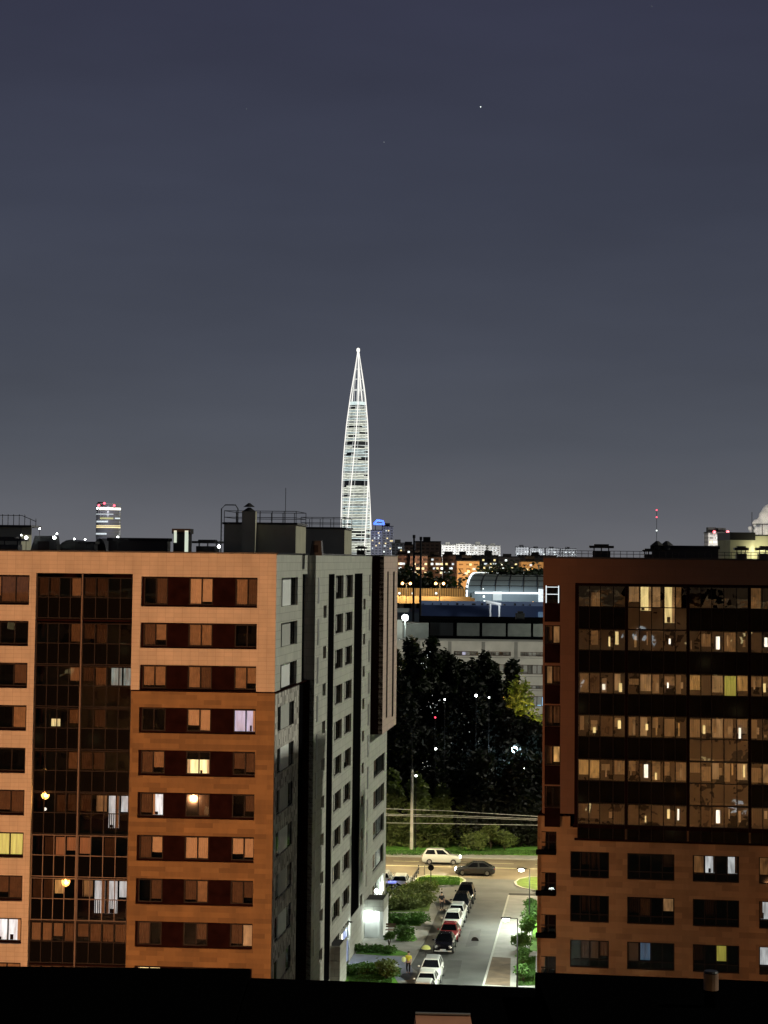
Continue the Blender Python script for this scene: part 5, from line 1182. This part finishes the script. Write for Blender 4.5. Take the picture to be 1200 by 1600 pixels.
# dark hall with grey panels
e = empty('industrial_hall', (at(740, 990, 400).x, 400, 0), 'long black hall with grey wall panels above the office block', 'industrial hall'); D = 400; FH = Frame(at(600, 990, D).x, D, 1.5); X = lambda px: FH.A(px, 985); Zh = lambda y: FH.Z(770, y)
mb = MB(); mb.fbox(FH, X(655), X(960), -20, 0, 0, Zh(968)); mb.build('wall', M['black'], e)
for a, b_ in ((672, 708), (714, 749), (753.5, 790), (793.5, 829.5), (833, 869)): mb = MB(); mb.fbox(FH, X(a), X(b_), .003, .25, Zh(994), Zh(974)); mb.build('panel', M['concd'] if a > 700 else M['steel'], e)
mb = MB(); mb.fbox(FH, X(806), X(820), -3, -1, Zh(968), Zh(958)); mb.fbox(FH, X(809), X(818), -2.5, -1.5, Zh(958), Zh(955)); mb.build('roof_plant', M['steel'], e)
p = at(830, 1010, 392); spot('panel_light', e, (at(900, 1010, 385).x, 385, 20), (at(760, 985, 400).x, 400, 25), 3500, (.9, 1, .85), 130, .3, .6)
# small tan building and the glaring white floodlight
e = empty('small_building', (at(620, 990, 395).x, 395, 0), 'small pale building below the glaring white floodlight', 'building'); a_ = at(600, 968, 395); b_ = at(629, 968, 395); c_ = at(670, 974, 396)
mb = MB(); mb.box(a_.x, b_.x, 395, 403, 0, a_.z); mb.build('wall', M['concrete'], e); mb = MB(); mb.box(b_.x + .01, c_.x, 396, 404, 0, c_.z); mb.build('annex', M['concd'], e); mb = MB(); mb.box(a_.x, b_.x + .2, 394.8, 403, a_.z + .01, a_.z + .25); mb.build('roof', M['roofing'], e)
p = at(633, 965, 390); e = empty('floodlight', (p.x, 390, 0), 'glaring white floodlight on a pole by the small pale building', 'floodlight'); mb = MB(); mb.ball(p, .62); mb.build('bulb', M['led'], e); mb = MB(); mb.tube([(p.x, 390.3, 0), (p.x, 390.3, p.z)], .14); mb.build('pole', M['galv'], e)
point('flood_light', e, p + Vector((0, -1.2, -.9)), 700, (.85, 1, .9), .5)
# blue roofed warehouse and gantry
e = empty('warehouse', (at(740, 950, 600).x, 600, 0), 'long dark blue warehouse behind the black hall', 'warehouse'); D = 600; FW = Frame(at(600, 950, D).x, D, 1.0); X = lambda px: FW.A(px, 950); Zw = lambda y: FW.Z(740, y)
mb = MB(); mb.fbox(FW, X(655), X(930), -60, 0, 0, Zw(946)); mb.build('wall', mat('blue_metal_cladding', (.10, .16, .34), .6, noise=.1, nscale=.1), e)
mb = MB(); rnd = random.Random(9)
for i in range(14): x = 660 + i * 13 + rnd.uniform(-3, 3); mb.fbox(FW, X(x), X(x + rnd.uniform(1.5, 6)), -8, -4, Zw(946), Zw(946 - rnd.uniform(1, 3.5)))
mb.build('roof_plant', M['steel'], e); mb = MB(); mb.fbox(FW, X(600), X(655), -50, 0, 0, Zw(958)); mb.build('low_wing', mat('grey_metal_cladding', (.16, .19, .20), .7), e)
mb = MB(); mb.fbox(FW, X(841), X(850), .0, .3, Zw(966), Zw(955)); mb.build('pale_panel', M['litB'], e)
e = empty('gantry', (at(773, 960, 585).x, 585, 0), 'pale steel portal frame standing before the blue warehouse', 'gantry'); a_ = at(766, 943, 585); b_ = at(780, 945, 585); z0 = 0
mb = MB(); mb.tube([(a_.x, 585, 0), (a_.x, 585, a_.z)], .30); mb.build('post', M['white'], e); mb = MB(); mb.tube([(b_.x, 585, 0), (b_.x, 585, b_.z)], .30); mb.build('post', M['white'], e)
mb = MB(); mb.tube([(a_.x - 1.2, 585, a_.z + .5), (b_.x + .5, 585, b_.z + .1)], .45); mb.build('beam', M['white'], e)
point('gantry_light', e, (a_.x + 4, 579, a_.z + 1), 1500, (.9, .95, 1), .4)
for i, (px, lb) in enumerate(((647, 'left and taller of the two dark masts'), (657.7, 'right and shorter of the two dark masts'))):
    D = 500; t = at(px, 837 if i == 0 else 840, D); e = empty('chimney_mast', (t.x, D, 0), lb, 'mast', 'twin dark masts'); mb = MB(); mb.tube([(t.x, D, 0), (t.x, D, t.z)], .36, 10, .24); mb.build('shaft', M['steel'], e)
    mb = MB(); mb.tube([(t.x, D, t.z - .6), (t.x, D, t.z + .2)], .36, 10); mb.build('cap', M['steel'], e)

# ------------------------------------------------------------------ highway and hangar
D = 1050; e = empty('elevated_road', (at(660, 940, D).x, D, 0), 'elevated road deck with orange lit barrier', 'viaduct'); FE = Frame(at(600, 930, D).x, D, -1.2); X = lambda px: FE.A(px, 930); Ze = lambda y: FE.Z(660, y)
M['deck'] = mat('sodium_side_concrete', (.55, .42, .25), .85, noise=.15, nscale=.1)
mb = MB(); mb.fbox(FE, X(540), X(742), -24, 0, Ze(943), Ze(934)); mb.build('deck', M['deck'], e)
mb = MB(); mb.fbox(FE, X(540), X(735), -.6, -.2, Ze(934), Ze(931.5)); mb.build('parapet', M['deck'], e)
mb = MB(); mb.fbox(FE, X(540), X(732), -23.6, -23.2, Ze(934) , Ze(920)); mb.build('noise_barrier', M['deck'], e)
for i in range(10): mb = MB(); x = X(545 + i * 20); mb.fbox(FE, x, x + 2, -22, -2, 0, Ze(943)); mb.build('pier', M['concd'], e)
mb = MB()
for i in range(34): x = X(606 + i * 3.8); mb.fbox(FE, x, x + .25, -23.19, -22.9, Ze(934), Ze(919))
mb.build('barrier_post', M['frame'], e)
for px, y, lb, s in ((635, 911, 'left double headed sodium lamp over the elevated road', 1), (687, 911, 'right double headed sodium lamp over the elevated road', 1), (585, 911, 'sodium lamp over the elevated road hidden by the grey building', 0)):
    p = at(px, y, D - 3); q = empty('street_lamp', (p.x, D - 3, Ze(934)), lb, 'street lamp', 'sodium lamps over the elevated road'); mb = MB(); mb.tube([(p.x, D - 3, Ze(943)), (p.x, D - 3, p.z)], .22); mb.build('pole', M['steel'], q)
    mb = MB(); mb.tube([(p.x - 1.9, D - 3, p.z), (p.x + 1.9, D - 3, p.z)], .16); mb.build('arm', M['steel'], q)
    for s_ in (-2, 2):
        mb = MB(); mb.ball((p.x + s_, D - 3, p.z - .2), .75); mb.build('lamp_head', M['sodiumfar'], q); point('lamp_light', q, (p.x + s_, D - 6, p.z - 1.6), 5500, (1, .66, .28), .5)
for i, (px, y, m_, lb) in enumerate(((624, 927, 'dimw', 'small white lamp at the left end of the elevated road'), (645, 927, 'dimw', 'small white lamp by the twin masts'), (681.5, 927, 'dimw', 'small white lamp below the right double lamp'), (677, 943, 'dimw', 'tiny white lamp below the road deck'), (700, 944, 'dimw', 'faint white lamp left of the hangar'),
        (742, 943, 'sodiumfar', 'small orange lamp at the foot of the hangar'), (785, 945, 'cyan', 'bright white lamp before the hangar, left'), (804, 945, 'dimw', 'white lamp before the hangar, middle'), (833, 942, 'sodiumfar', 'yellow lamp before the hangar, right'))):
    D = 990 if i > 4 else 1030; p = at(px, y, D); q = empty('street_lamp', (p.x, D, 0), lb, 'street lamp', 'small far street lamps'); mb = MB(); mb.ball(p, .6); mb.build('bulb', M[m_], q); mb = MB(); mb.tube([(p.x, D, 0), (p.x, D, p.z)], .12); mb.build('pole', M['steel'], q)
D = 1300; e = empty('arched_hall', (at(800, 940, D).x, D, 0), 'barrel roofed glass hall outlined by a white light strip', 'hall')
n = 14; x1 = at(950, 900, D).x; z0 = at(790, 926, D).z; zt = at(790, 896.5, D).z
M['hallglass'] = mat('grey_green_hall_glass', (.16, .19, .20), .35, noise=.12, nscale=.05); pr = []
for i in range(n + 1):
    t = i / n * math.pi / 2; pr.append((at(730 + 18 * (1 - math.cos(t)) , 900, D).x, D + 45 * (1 - math.cos(t)), z0 + (zt - z0) * math.sin(t)))
mb = MB(); xs = [0, .1, .2, .3, .4, .5, .6, .7, .8, .9, 1]
for (a, b_) in zip(pr, pr[1:]):
    for u0, u1 in zip(xs, xs[1:]):
        A = lambda p, u: Vector((p[0] + (x1 - p[0]) * u, p[1], p[2])); mb.quad([A(a, u0), A(a, u1), A(b_, u1), A(b_, u0)])
mb.build('vault', M['hallglass'], e)
st_ = emis('white_light_strip', (.85, .95, 1), 1.6, False)
mb = MB(); mb.tube([Vector(p) + Vector((-.3, -.5, 0)) for p in [(pr[0][0], D, z0 - 8)] + pr], .7, 6); mb.build('edge_light', st_, e); mb = MB(); mb.tube([(pr[-1][0], pr[-1][1], zt + .2), (x1, pr[-1][1], zt + .2)], .45, 6); mb.build('ridge_light', M['dimw'], e)
mb = MB()
for u in xs[1:-1]: mb.tube([Vector((p[0] + (x1 - p[0]) * u, p[1] - .3, p[2] + .2)) for p in pr], .28, 5)
for k in (3, 6, 9): p = pr[k]; mb.tube([(p[0], p[1] - .3, p[2] + .2), (x1, p[1] - .3, p[2] + .2)], .2, 5)
mb.build('rib', M['steel'], e)
mb = MB(); mb.box(pr[0][0], x1, D + 1, D + 40, 0, z0); mb.build('lower_wall', mat('dark_teal_wall', (.09, .115, .13), .6), e)
mb = MB(); a_ = at(742, 926, D - 1); b_ = at(843, 927, D - 1); mb.tube([a_, b_], .62, 6); mb.build('light_band', st_, e)
for x, y, w_, h, m_ in ((755, 920, 1.2, 1, 'dimw'), (756, 932, 2, 2, 'dimw'), (757, 939, 2, 1, 'dimw'), (777, 931, 9, 9, 'curtg'), (735, 938, 6, 2.5, 'litB'), (731, 929, 4, 3, 'greywin'), (739, 930, 3, 4, 'greywin'), (845, 931, 5, 14, 'litW')):
    p = at(x, y, D - .6); k_ = D / FPX / 1.3; mb = MB(); mb.box(p.x - w_ * k_, p.x + w_ * k_, D - .7, D - .3, p.z - h * k_, p.z + h * k_); mb.build('window', M[m_], e)
point('hall_light', e, at(790, 940, D - 40), 90000, (.8, .93, 1), 1)

# ------------------------------------------------------------------ far city
def grid(name, wall, win, bw, bh, ms, stain=.1): return brick(name, win, tuple(c * .6 for c in win), wall, bw, bh, ms, off=0, stain=stain)
M['gW'] = grid('white_block_facade', (.62, .62, .60), (.16, .16, .16), 4.2, 3.0, .9); M['gB'] = grid('brown_block_facade', (.15, .095, .07), (.05, .035, .03), 4.0, 3.0, .8)
M['gO'] = grid('ochre_block_facade', (.50, .33, .16), (.22, .13, .06), 5.0, 3.0, 1.1); M['gG'] = grid('grey_block_facade', (.30, .30, .32), (.10, .10, .11), 4.2, 3.0, .9); M['gD'] = grid('dark_block_facade', (.07, .065, .065), (.03, .03, .03), 4.0, 3.0, .8)
rb = random.Random(21)
def block(px0, px1, ytop, D, label, m_, nlit=8, dep=18, name='apartment_block', grp='far apartment blocks', cat='apartment block', roofs=1, ybot=None, litm=('litY', 'litW')):
    p = at(px0, ytop, D); q = at(px1, ytop, D); F = Frame(p.x, D, rb.uniform(-2, 2)); wd = q.x - p.x; e = empty(name, ((p.x + q.x) / 2, D, 0), label, cat, grp); H = (p.z + q.z) / 2
    mb = MB(); mb.fbox(F, 0, wd, -dep, 0, 0, H); mb.build('wall', M[m_], e); mb = MB(); mb.fbox(F, -.3, wd + .3, -dep - .3, .3, H + .01, H + .9)
    for i in range(roofs): a = wd * (i + .5) / max(1, roofs) * .9; mb.fbox(F, a - 3, a + 3, -dep * .7, -dep * .3, H + .91, H + rb.uniform(2.5, 4.5))
    mb.build('roof', M['roofing'] if m_ not in ('gW',) else M['concd'], e)
    zlo = at(px0, ybot or ytop + 30, D).z
    for i in range(nlit):
        a = rb.uniform(.04, .92) * wd; z = rb.uniform(max(2, zlo), H - 3); z = math.floor(z / 3) * 3 + .8; s = D / FPX * .55
        mb = MB(); mb.fbox(F, a, a + max(1.6, s * 1.5), .02, .1, z, z + max(1.4, s * 1.2)); mb.build('lit_window', M[rb.choice(litm)], e)
    return e
# white rows on the horizon
for i, (a, b_, y) in enumerate(((690, 712, 852), (712.5, 736, 850.5), (736.5, 760, 852), (760.5, 782, 853))): block(a, b_, y, 2600 + 12 * i, ['white block at the left end of the long white row on the horizon', 'second block of the long white row on the horizon', 'third block of the long white row on the horizon', 'right end block of the long white row on the horizon'][i], 'gW', 7, ybot=868, litm=('litW',))
for i, (a, b_, y) in enumerate(((806, 826, 855), (828, 850, 857), (853, 874, 857), (876, 901, 858))): block(a, b_, y, 3000 + 10 * i, ['leftmost grey white block just left of the right roof', 'grey white block touching the corner of the right roof', 'grey white block peeping over the left part of the right roof', 'grey white block left of the square roof vent'][i], 'gG', 8, ybot=868, litm=('litW',))
block(612, 634, 849, 2200, 'low white block beside the grey high-rise pair', 'gW', 5, ybot=862); 
HR = block(580, 597.5, 829, 2400, 'left grey high-rise below the glowing blue sign', 'gG', 8, grp='far grey high-rise pair', ybot=862, roofs=0); block(598, 614.5, 823, 2420, 'right and taller grey high-rise with rooftop frame', 'gG', 10, grp='far grey high-rise pair', ybot=862)
p = at(584, 820, 2395); q = at(600, 813, 2395); e = empty('rooftop_sign', ((p.x + q.x) / 2, 2395, at(590, 829, 2395).z), 'glowing blue rooftop sign above the left grey high-rise', 'sign')
mb = MB(); mb.tube([(p.x, 2395, p.z + 1), ((p.x + q.x) / 2 - 2, 2395, q.z), (q.x - 1, 2395, q.z - 1), (q.x, 2395, p.z)], 1.3, 6); mb.box(p.x, q.x, 2394, 2396, p.z, p.z + 2); mb.build('letters', M['blue'], e)
mb = MB(); 
for x in (p.x + 2, q.x - 2): mb.tube([(x, 2397, at(590, 829, 2395).z), (x, 2397, p.z + 1)], .5)
mb.build('stand', M['steel'], e); point('sign_light', e, (p.x + 5, 2388, p.z + 6), 5000, (.1, .25, 1), 2)
for i, (a, b_, y, D, m_, n, lb) in enumerate(((632, 646, 852, 1700, 'gB', 3, 'dark brown block left of the twin masts'), (650, 689, 847, 1750, 'gB', 4, 'wide dark brown block right of the twin masts'), (620, 640, 868, 1400, 'gB', 10, 'brown block with yellow windows next to the projecting wall'),
        (641, 668, 869, 1380, 'gB', 12, 'brown block seen between and beside the twin masts'), (669, 691, 871, 1420, 'gB', 12, 'brown block with a column of lit windows'), (692, 712, 868, 1450, 'gB', 6, 'narrow brown block left of the ochre one'), (714.5, 749, 877, 1380, 'gO', 5, 'ochre sodium lit block left above the arched hall'),
        (752, 778, 869, 1600, 'gD', 14, 'dark block with scattered lamps above the hall, left'), (779, 812, 871, 1560, 'gD', 14, 'dark block with scattered lamps above the hall, middle'), (814, 849, 878, 1400, 'gO', 6, 'ochre block above the right end of the arched hall'), (812, 870, 869, 1700, 'gD', 6, 'dark block behind the right ochre block'), (700, 752, 868.5, 1900, 'gD', 4, 'low dark block behind the ochre block'))):
    block(a, b_, y, D, lb, m_, n, grp='far brown blocks', ybot=900, litm=('litY', 'litY', 'litW', 'dimw'))
block(1107, 1141, 833, 1500, 'pale high-rise with two red beacons behind the right roof', 'gG', 16, grp=None, roofs=2, ybot=868, litm=('litW', 'litY'), cat='high-rise', name='high_rise')
# far tree belt (a mass)
def belt(px0, px1, y, D, seed, name='far_wood'):
    rnd = random.Random(seed); cl = []; a = at(px0, y, D); b_ = at(px1, y, D); n = 26
    for i in range(n): x = a.x + (b_.x - a.x) * i / n; h = a.z + rnd.uniform(-7, 2); cl.append((Vector((x, D + rnd.uniform(-8, 8), h - 6)), rnd.uniform(6, 11), .9))
    for i in range(n): x = a.x + (b_.x - a.x) * i / n; cl.append((Vector((x, D, a.z - 17)), 11, 1))
    dummy = empty(name, (0, 0, 0)); o = leaves(name, cl, 5000, 2.2, 'leaf', dummy, seed); o.parent = None; bpy.data.objects.remove(dummy); o.name = name
    tag(o, 'dark belt of distant trees in front of the far blocks', 'trees', kind='stuff')
belt(600, 706, 896, 1240, 4); belt(762, 860, 886, 1340, 6)
# lamps added to stand in for city light on the far blocks
def added_citylight(px, py, D, en, col, lb, m_):
    p = at(px, py, D); e = empty('street_lamp', (p.x, D, 0), lb, 'street lamp', 'added lamps lighting the far blocks'); mb = MB(); mb.tube([(p.x, D, 0), (p.x, D, p.z)], .3); mb.build('pole', M['steel'], e); mb = MB(); mb.ball(p, .9); mb.build('bulb', M[m_], e)
    point('lamp_light', e, p + Vector((0, 3, 0)), en, col, 2)
added_citylight(735, 866, 2500, 6.5e5, (1, .98, .95), 'added lamp in front of the long white row', 'dimw'); added_citylight(850, 866, 2900, 6e5, (.95, 1, 1), 'added lamp in front of the grey white blocks', 'dimw')
added_citylight(600, 862, 2300, 1.6e5, (.85, .88, 1), 'added lamp in front of the grey high-rises', 'dimw'); added_citylight(655, 899, 1330, 1.1e5, (1, .62, .42), 'added lamp before the brown blocks', 'sodiumfar')
added_citylight(732, 893, 1345, 3.2e4, (1, .68, .28), 'added lamp before the left ochre block', 'sodiumfar'); added_citylight(830, 888, 1365, 2.2e4, (1, .66, .3), 'added lamp before the right ochre block', 'sodiumfar'); added_citylight(1085, 868, 1440, 1.6e5, (1, .95, .8), 'added lamp before the pale high-rise', 'dimw')
# red beacons
def beacon(px, py, D, r, lb, m_='red', to=None, grp='red aviation beacons'):
    p = at(px, py, D); e = empty('beacon', p - Vector((0, 0, 2)), lb, 'beacon', grp); mb = MB(); mb.ball(p, r); mb.build('lamp', M[m_], e); mb = MB(); mb.tube([p - Vector((0, 0, to or 3)), p], .3); mb.build('stem', M['steel'], e)
beacon(1116, 831, 1499, 1.1, 'red beacon on the left corner of the pale high-rise'); beacon(1137, 831, 1499, 1.1, 'red beacon on the right corner of the pale high-rise')
D = 3000; b0 = at(1026, 860, D); e = empty('radio_mast', (b0.x, D, 0), 'thin distant mast marked by a line of red lamps', 'mast'); t = at(1026, 796, D)
mb = MB(); mb.tube([(b0.x, D, 0), (b0.x, D, t.z)], .35, 5); mb.build('lattice', M['steel'], e)
for y, m_ in ((797, 'red'), (808, 'red'), (829, 'dimw')): mb = MB(); mb.ball(at(1026, y, D - 1), 1.15); mb.build('lamp', M[m_], e)
# round office tower at the left
D = 2000; c = at(169, 838, D); e = empty('office_tower', (c.x, D, 0), 'round office tower with bright lit floors and three red beacons', 'office tower'); R = 19 / FPX * D; zt = at(169, 791, D).z
def ring(mb, r, z0, z1, a0=0, a1=360, n=40):
    for i in range(n):
        t0, t1 = R_(a0 + (a1 - a0) * i / n), R_(a0 + (a1 - a0) * (i + 1) / n); p = [Vector((c.x + r * math.cos(t), D + r * math.sin(t), 0)) for t in (t0, t1)]
        mb.quad([p[0] + Vector((0, 0, z0)), p[1] + Vector((0, 0, z0)), p[1] + Vector((0, 0, z1)), p[0] + Vector((0, 0, z1))])
mb = MB(); ring(mb, R, 0, zt); mb.tube([(c.x, D, zt - .1), (c.x, D, zt)], R, 40); mb.build('wall', mat('tower_glass', (.20, .20, .22), .3), e)
Zt = lambda y: at(169, y, D).z
for y0, y1, a0, a1, m_ in ((793.5, 797.5, 228, 352, 'litS'), (821, 825, 205, 352, 'litY'), (814, 816.5, 205, 275, 'litW'), (809, 811.5, 235, 300, 'litG'), (809, 811, 308, 345, 'litW'), (803, 804.2, 190, 300, 'litW'), (833, 835.5, 200, 270, 'litW')):
    mb = MB(); ring(mb, R + .2, Zt(y1), Zt(y0), a0, a1, 24); mb.build('lit_floor', M[m_], e)
for i in range(11): mb = MB(); z = Zt(838) + i * 3.1; ring(mb, R + .35, z, z + .7, 180, 360, 24); mb.build('floor_edge', M['concd'], e)
mb = MB(); mb.tube([(c.x - 8, D, zt), (c.x - 8, D, zt + 4)], 3, 8); mb.build('roof_plant', M['steel'], e)
for x, y, lb in ((154.5, 789.5, 'red beacon on the left of the round tower roof'), (163, 786.5, 'highest red beacon of the round tower'), (178.5, 790, 'red beacon on the right of the round tower roof')): beacon(x, y, 1985, 1.2, lb)
beacon(152, 794, 1985, .8, 'small white lamp on the left rim of the round tower', 'led', grp=None)
point('tower_light', e, (c.x, D - 60, 80), 6e4, (.9, .9, 1), 2)

# ------------------------------------------------------------------ the tall pointed skyscraper
D = 4064; sc = D / FPX; zb = at(556, 866, D).z; zt = at(558, 547, D).z; cx = at(556, 866, D).x
e = empty('skyscraper', (cx, D, 0), 'tall needle skyscraper with curved white light ribs and lit floors', 'skyscraper')
prof = [(-60, 27), (0, 25.8), (45, 24.6), (85, 23.6), (125, 22.4), (165, 20.2), (205, 17.3), (245, 12.6), (262, 10.2), (292, 5.2), (310, 2.2), (321, .6)]   # px above the rooftops, half width px
def hw(h):
    for (a, ra), (b_, rb_) in zip(prof, prof[1:]):
        if a <= h <= b_: return (ra + (rb_ - ra) * (h - a) / (b_ - a)) * sc
    return prof[-1][1] * sc
Hz = lambda h: zb + h * (zt - zb) / 321.0
def rot(h): return R_(12 + 62 * max(0, h) / 321.0)
def star(h, k, f=1.0, n=5):
    a = rot(h) + 2 * math.pi * k / n; r = hw(h) * f; return Vector((cx + r * math.cos(a), D + r * math.sin(a), Hz(h)))
M['ribl'] = emis('rib_light', (1, .97, .90), 1.15, False); M['ribd'] = emis('rib_light_soft', (.95, .97, .92), .62, False)
hs_ = [-60 + i * (381) / 48 for i in range(49)]
for k in range(5):
    mb = MB(); mb.tube([star(h, k) for h in hs_], 1.05, 6); mb.build('rib', M['ribl'], e)
    for f_, o_ in ((.90, .18), (.90, -.18)):
        mb = MB(); pts = []
        for h in hs_:
            a = rot(h) + 2 * math.pi * (k + o_) / 5; r = hw(h) * f_; pts.append(Vector((cx + r * math.cos(a), D + r * math.sin(a), Hz(h))))
        mb.tube(pts, .42, 5); mb.build('rib', M['ribd'], e)
gw = mat('tower_glazing', (.10, .11, .12), .2, noise=.1, nscale=.05); mb = MB()
def poly(h, f=1.0):
    out = []
    for k in range(5):
        for o_, ff in ((0, .94), (.25, .84), (.5, .80), (.75, .84)):
            a = rot(h) + 2 * math.pi * (k + o_) / 5; r = hw(h) * ff * f; out.append(Vector((cx + r * math.cos(a), D + r * math.sin(a), Hz(h))))
    return out
hb = [h for h in hs_ if h < 236]
for h0, h1 in zip(hb, hb[1:]):
    a, b_ = poly(h0), poly(h1)
    for j in range(20): mb.quad([a[j], a[(j + 1) % 20], b_[(j + 1) % 20], b_[j]])
mb.build('glazing', gw, e)
rt = random.Random(17); M['fl1'] = emis('tower_floor_light', (.96, 1, .84), .95, False, .4, (.3, 1, 1)); M['fl2'] = emis('tower_floor_light_cool', (.8, .97, .95), .85, False, .4, (.3, 1, 1)); M['fl3'] = emis('tower_floor_dim', (.75, .80, .75), .62, False, .5, (.3, 1, 1))
h = -8.0; nb = 0
while h < 232 and nb < 98:
    mech = any(abs(h - m_) < w_ for m_, w_ in ((110, 3.2), (172, 2.2)))
    if not (mech and rt.random() < .75):
        mb = MB(); a, b_ = poly(h, 1.012), poly(h + 1.35, 1.012); j0 = rt.randrange(20); n_arc = 20 if rt.random() < .7 else rt.randrange(13, 19)
        for j in range(j0, j0 + n_arc): j %= 20; mb.quad([a[j], a[(j + 1) % 20], b_[(j + 1) % 20], b_[j]], [(j * 3, h), (j * 3 + 3, h), (j * 3 + 3, h + 1), (j * 3, h + 1)])
        if mb.f: mb.build('lit_floor', M[rt.choice(['fl1', 'fl1', 'fl2', 'fl3', 'fl1'])], e); nb += 1
    h += 2.46
mb = MB(); a, b_ = poly(234, 1.02), poly(239, 1.02)
for j in range(20): mb.quad([a[j], a[(j + 1) % 20], b_[(j + 1) % 20], b_[j]])
mb.build('crown_ring', M['fl2'], e); mb = MB(); mb.tube([(cx, D, Hz(236)), (cx, D, Hz(321))], 1.0, 6); mb.build('spire_core', M['ribd'], e)
for h in (258, 275, 291): mb = MB(); pts = [star(h, k % 5, .98) for k in range(6)]; mb.tube(pts, .5 if h > 260 else .9, 5); mb.build('spire_ring', M['ribd'], e)
mb = MB(); mb.ball((cx, D, Hz(321)), 3.4, 8, 1.3); mb.build('beacon', M['ribl'] if 0 else M['litS'], e)
# steam plume
e = empty('steam_plume', at(1185, 840, 1500), 'bright pale steam cloud rising behind the lit roof hut', 'steam'); vm = bpy.data.materials.new('steam'); vm.use_nodes = True; t_ = vm.node_tree; t_.nodes.remove(t_.nodes['Principled BSDF'])
pv = N(t_, 'ShaderNodeVolumePrincipled'); pv.inputs['Color'].default_value = (.95, .93, .9, 1); tc_ = N(t_, 'ShaderNodeTexCoord'); n_ = N(t_, 'ShaderNodeTexNoise'); n_.inputs['Scale'].default_value = .16; n_.inputs['Detail'].default_value = 4
mr = N(t_, 'ShaderNodeMapRange'); mr.inputs['From Min'].default_value = .38; mr.inputs['From Max'].default_value = .62; mr.inputs['To Min'].default_value = 0; mr.inputs['To Max'].default_value = .45
t_.links.new(tc_.outputs['Object'], n_.inputs['Vector']); t_.links.new(n_.outputs['Fac'], mr.inputs['Value']); t_.links.new(mr.outputs[0], pv.inputs['Density']); t_.links.new(pv.outputs[0], t_.nodes['Material Output'].inputs['Volume'])
M['steam'] = vm
import bmesh
mbl = bpy.data.metaballs.new('plume_meta'); mo = bpy.data.objects.new('plume_meta', mbl); COL.objects.link(mo); mbl.resolution = 2.0; mbl.render_resolution = 2.0
oc = at(1185, 840, 1500)
for x, y, r in ((1205, 798, 13), (1193, 806, 9), (1200, 815, 12), (1182, 818, 8), (1190, 828, 10), (1172, 826, 5), (1205, 832, 14), (1220, 800, 12), (1225, 820, 14), (1178, 835, 8), (1197, 796, 6)):
    el = mbl.elements.new(); el.co = at(x, y, 1500) - oc; el.radius = r * 1500 / FPX * 1.5
dg = bpy.context.evaluated_depsgraph_get(); me = bpy.data.meshes.new_from_object(mo.evaluated_get(dg)); bpy.data.objects.remove(mo)
o = bpy.data.objects.new('cloud', me); COL.objects.link(o); o.parent = e; me.materials.clear(); me.materials.append(vm)
for x, y, en in ((1215, 845, 1.3e5), (1170, 850, 4.5e4)): point('plume_fill', e, at(x, y, 1470), en, (1, .93, .80), 2)  # unseen point lights added below to light the steam
# stars
for i, (x, y, r, lb) in enumerate(((751, 167, 3.4, 'brightest star, high in the sky right of centre'), (600, 222, .9, 'faint star left below the bright one'), (385, 170, .7, 'faint star in the upper left sky'), (1018, 10, 1.1, 'faint star at the very top right'))):
    p = at(x, y, 11000); o = MB().ball(p, r, 4).build('star', M['dimw'], base=p); tag(o, lb, 'star', 'stars in the night sky')
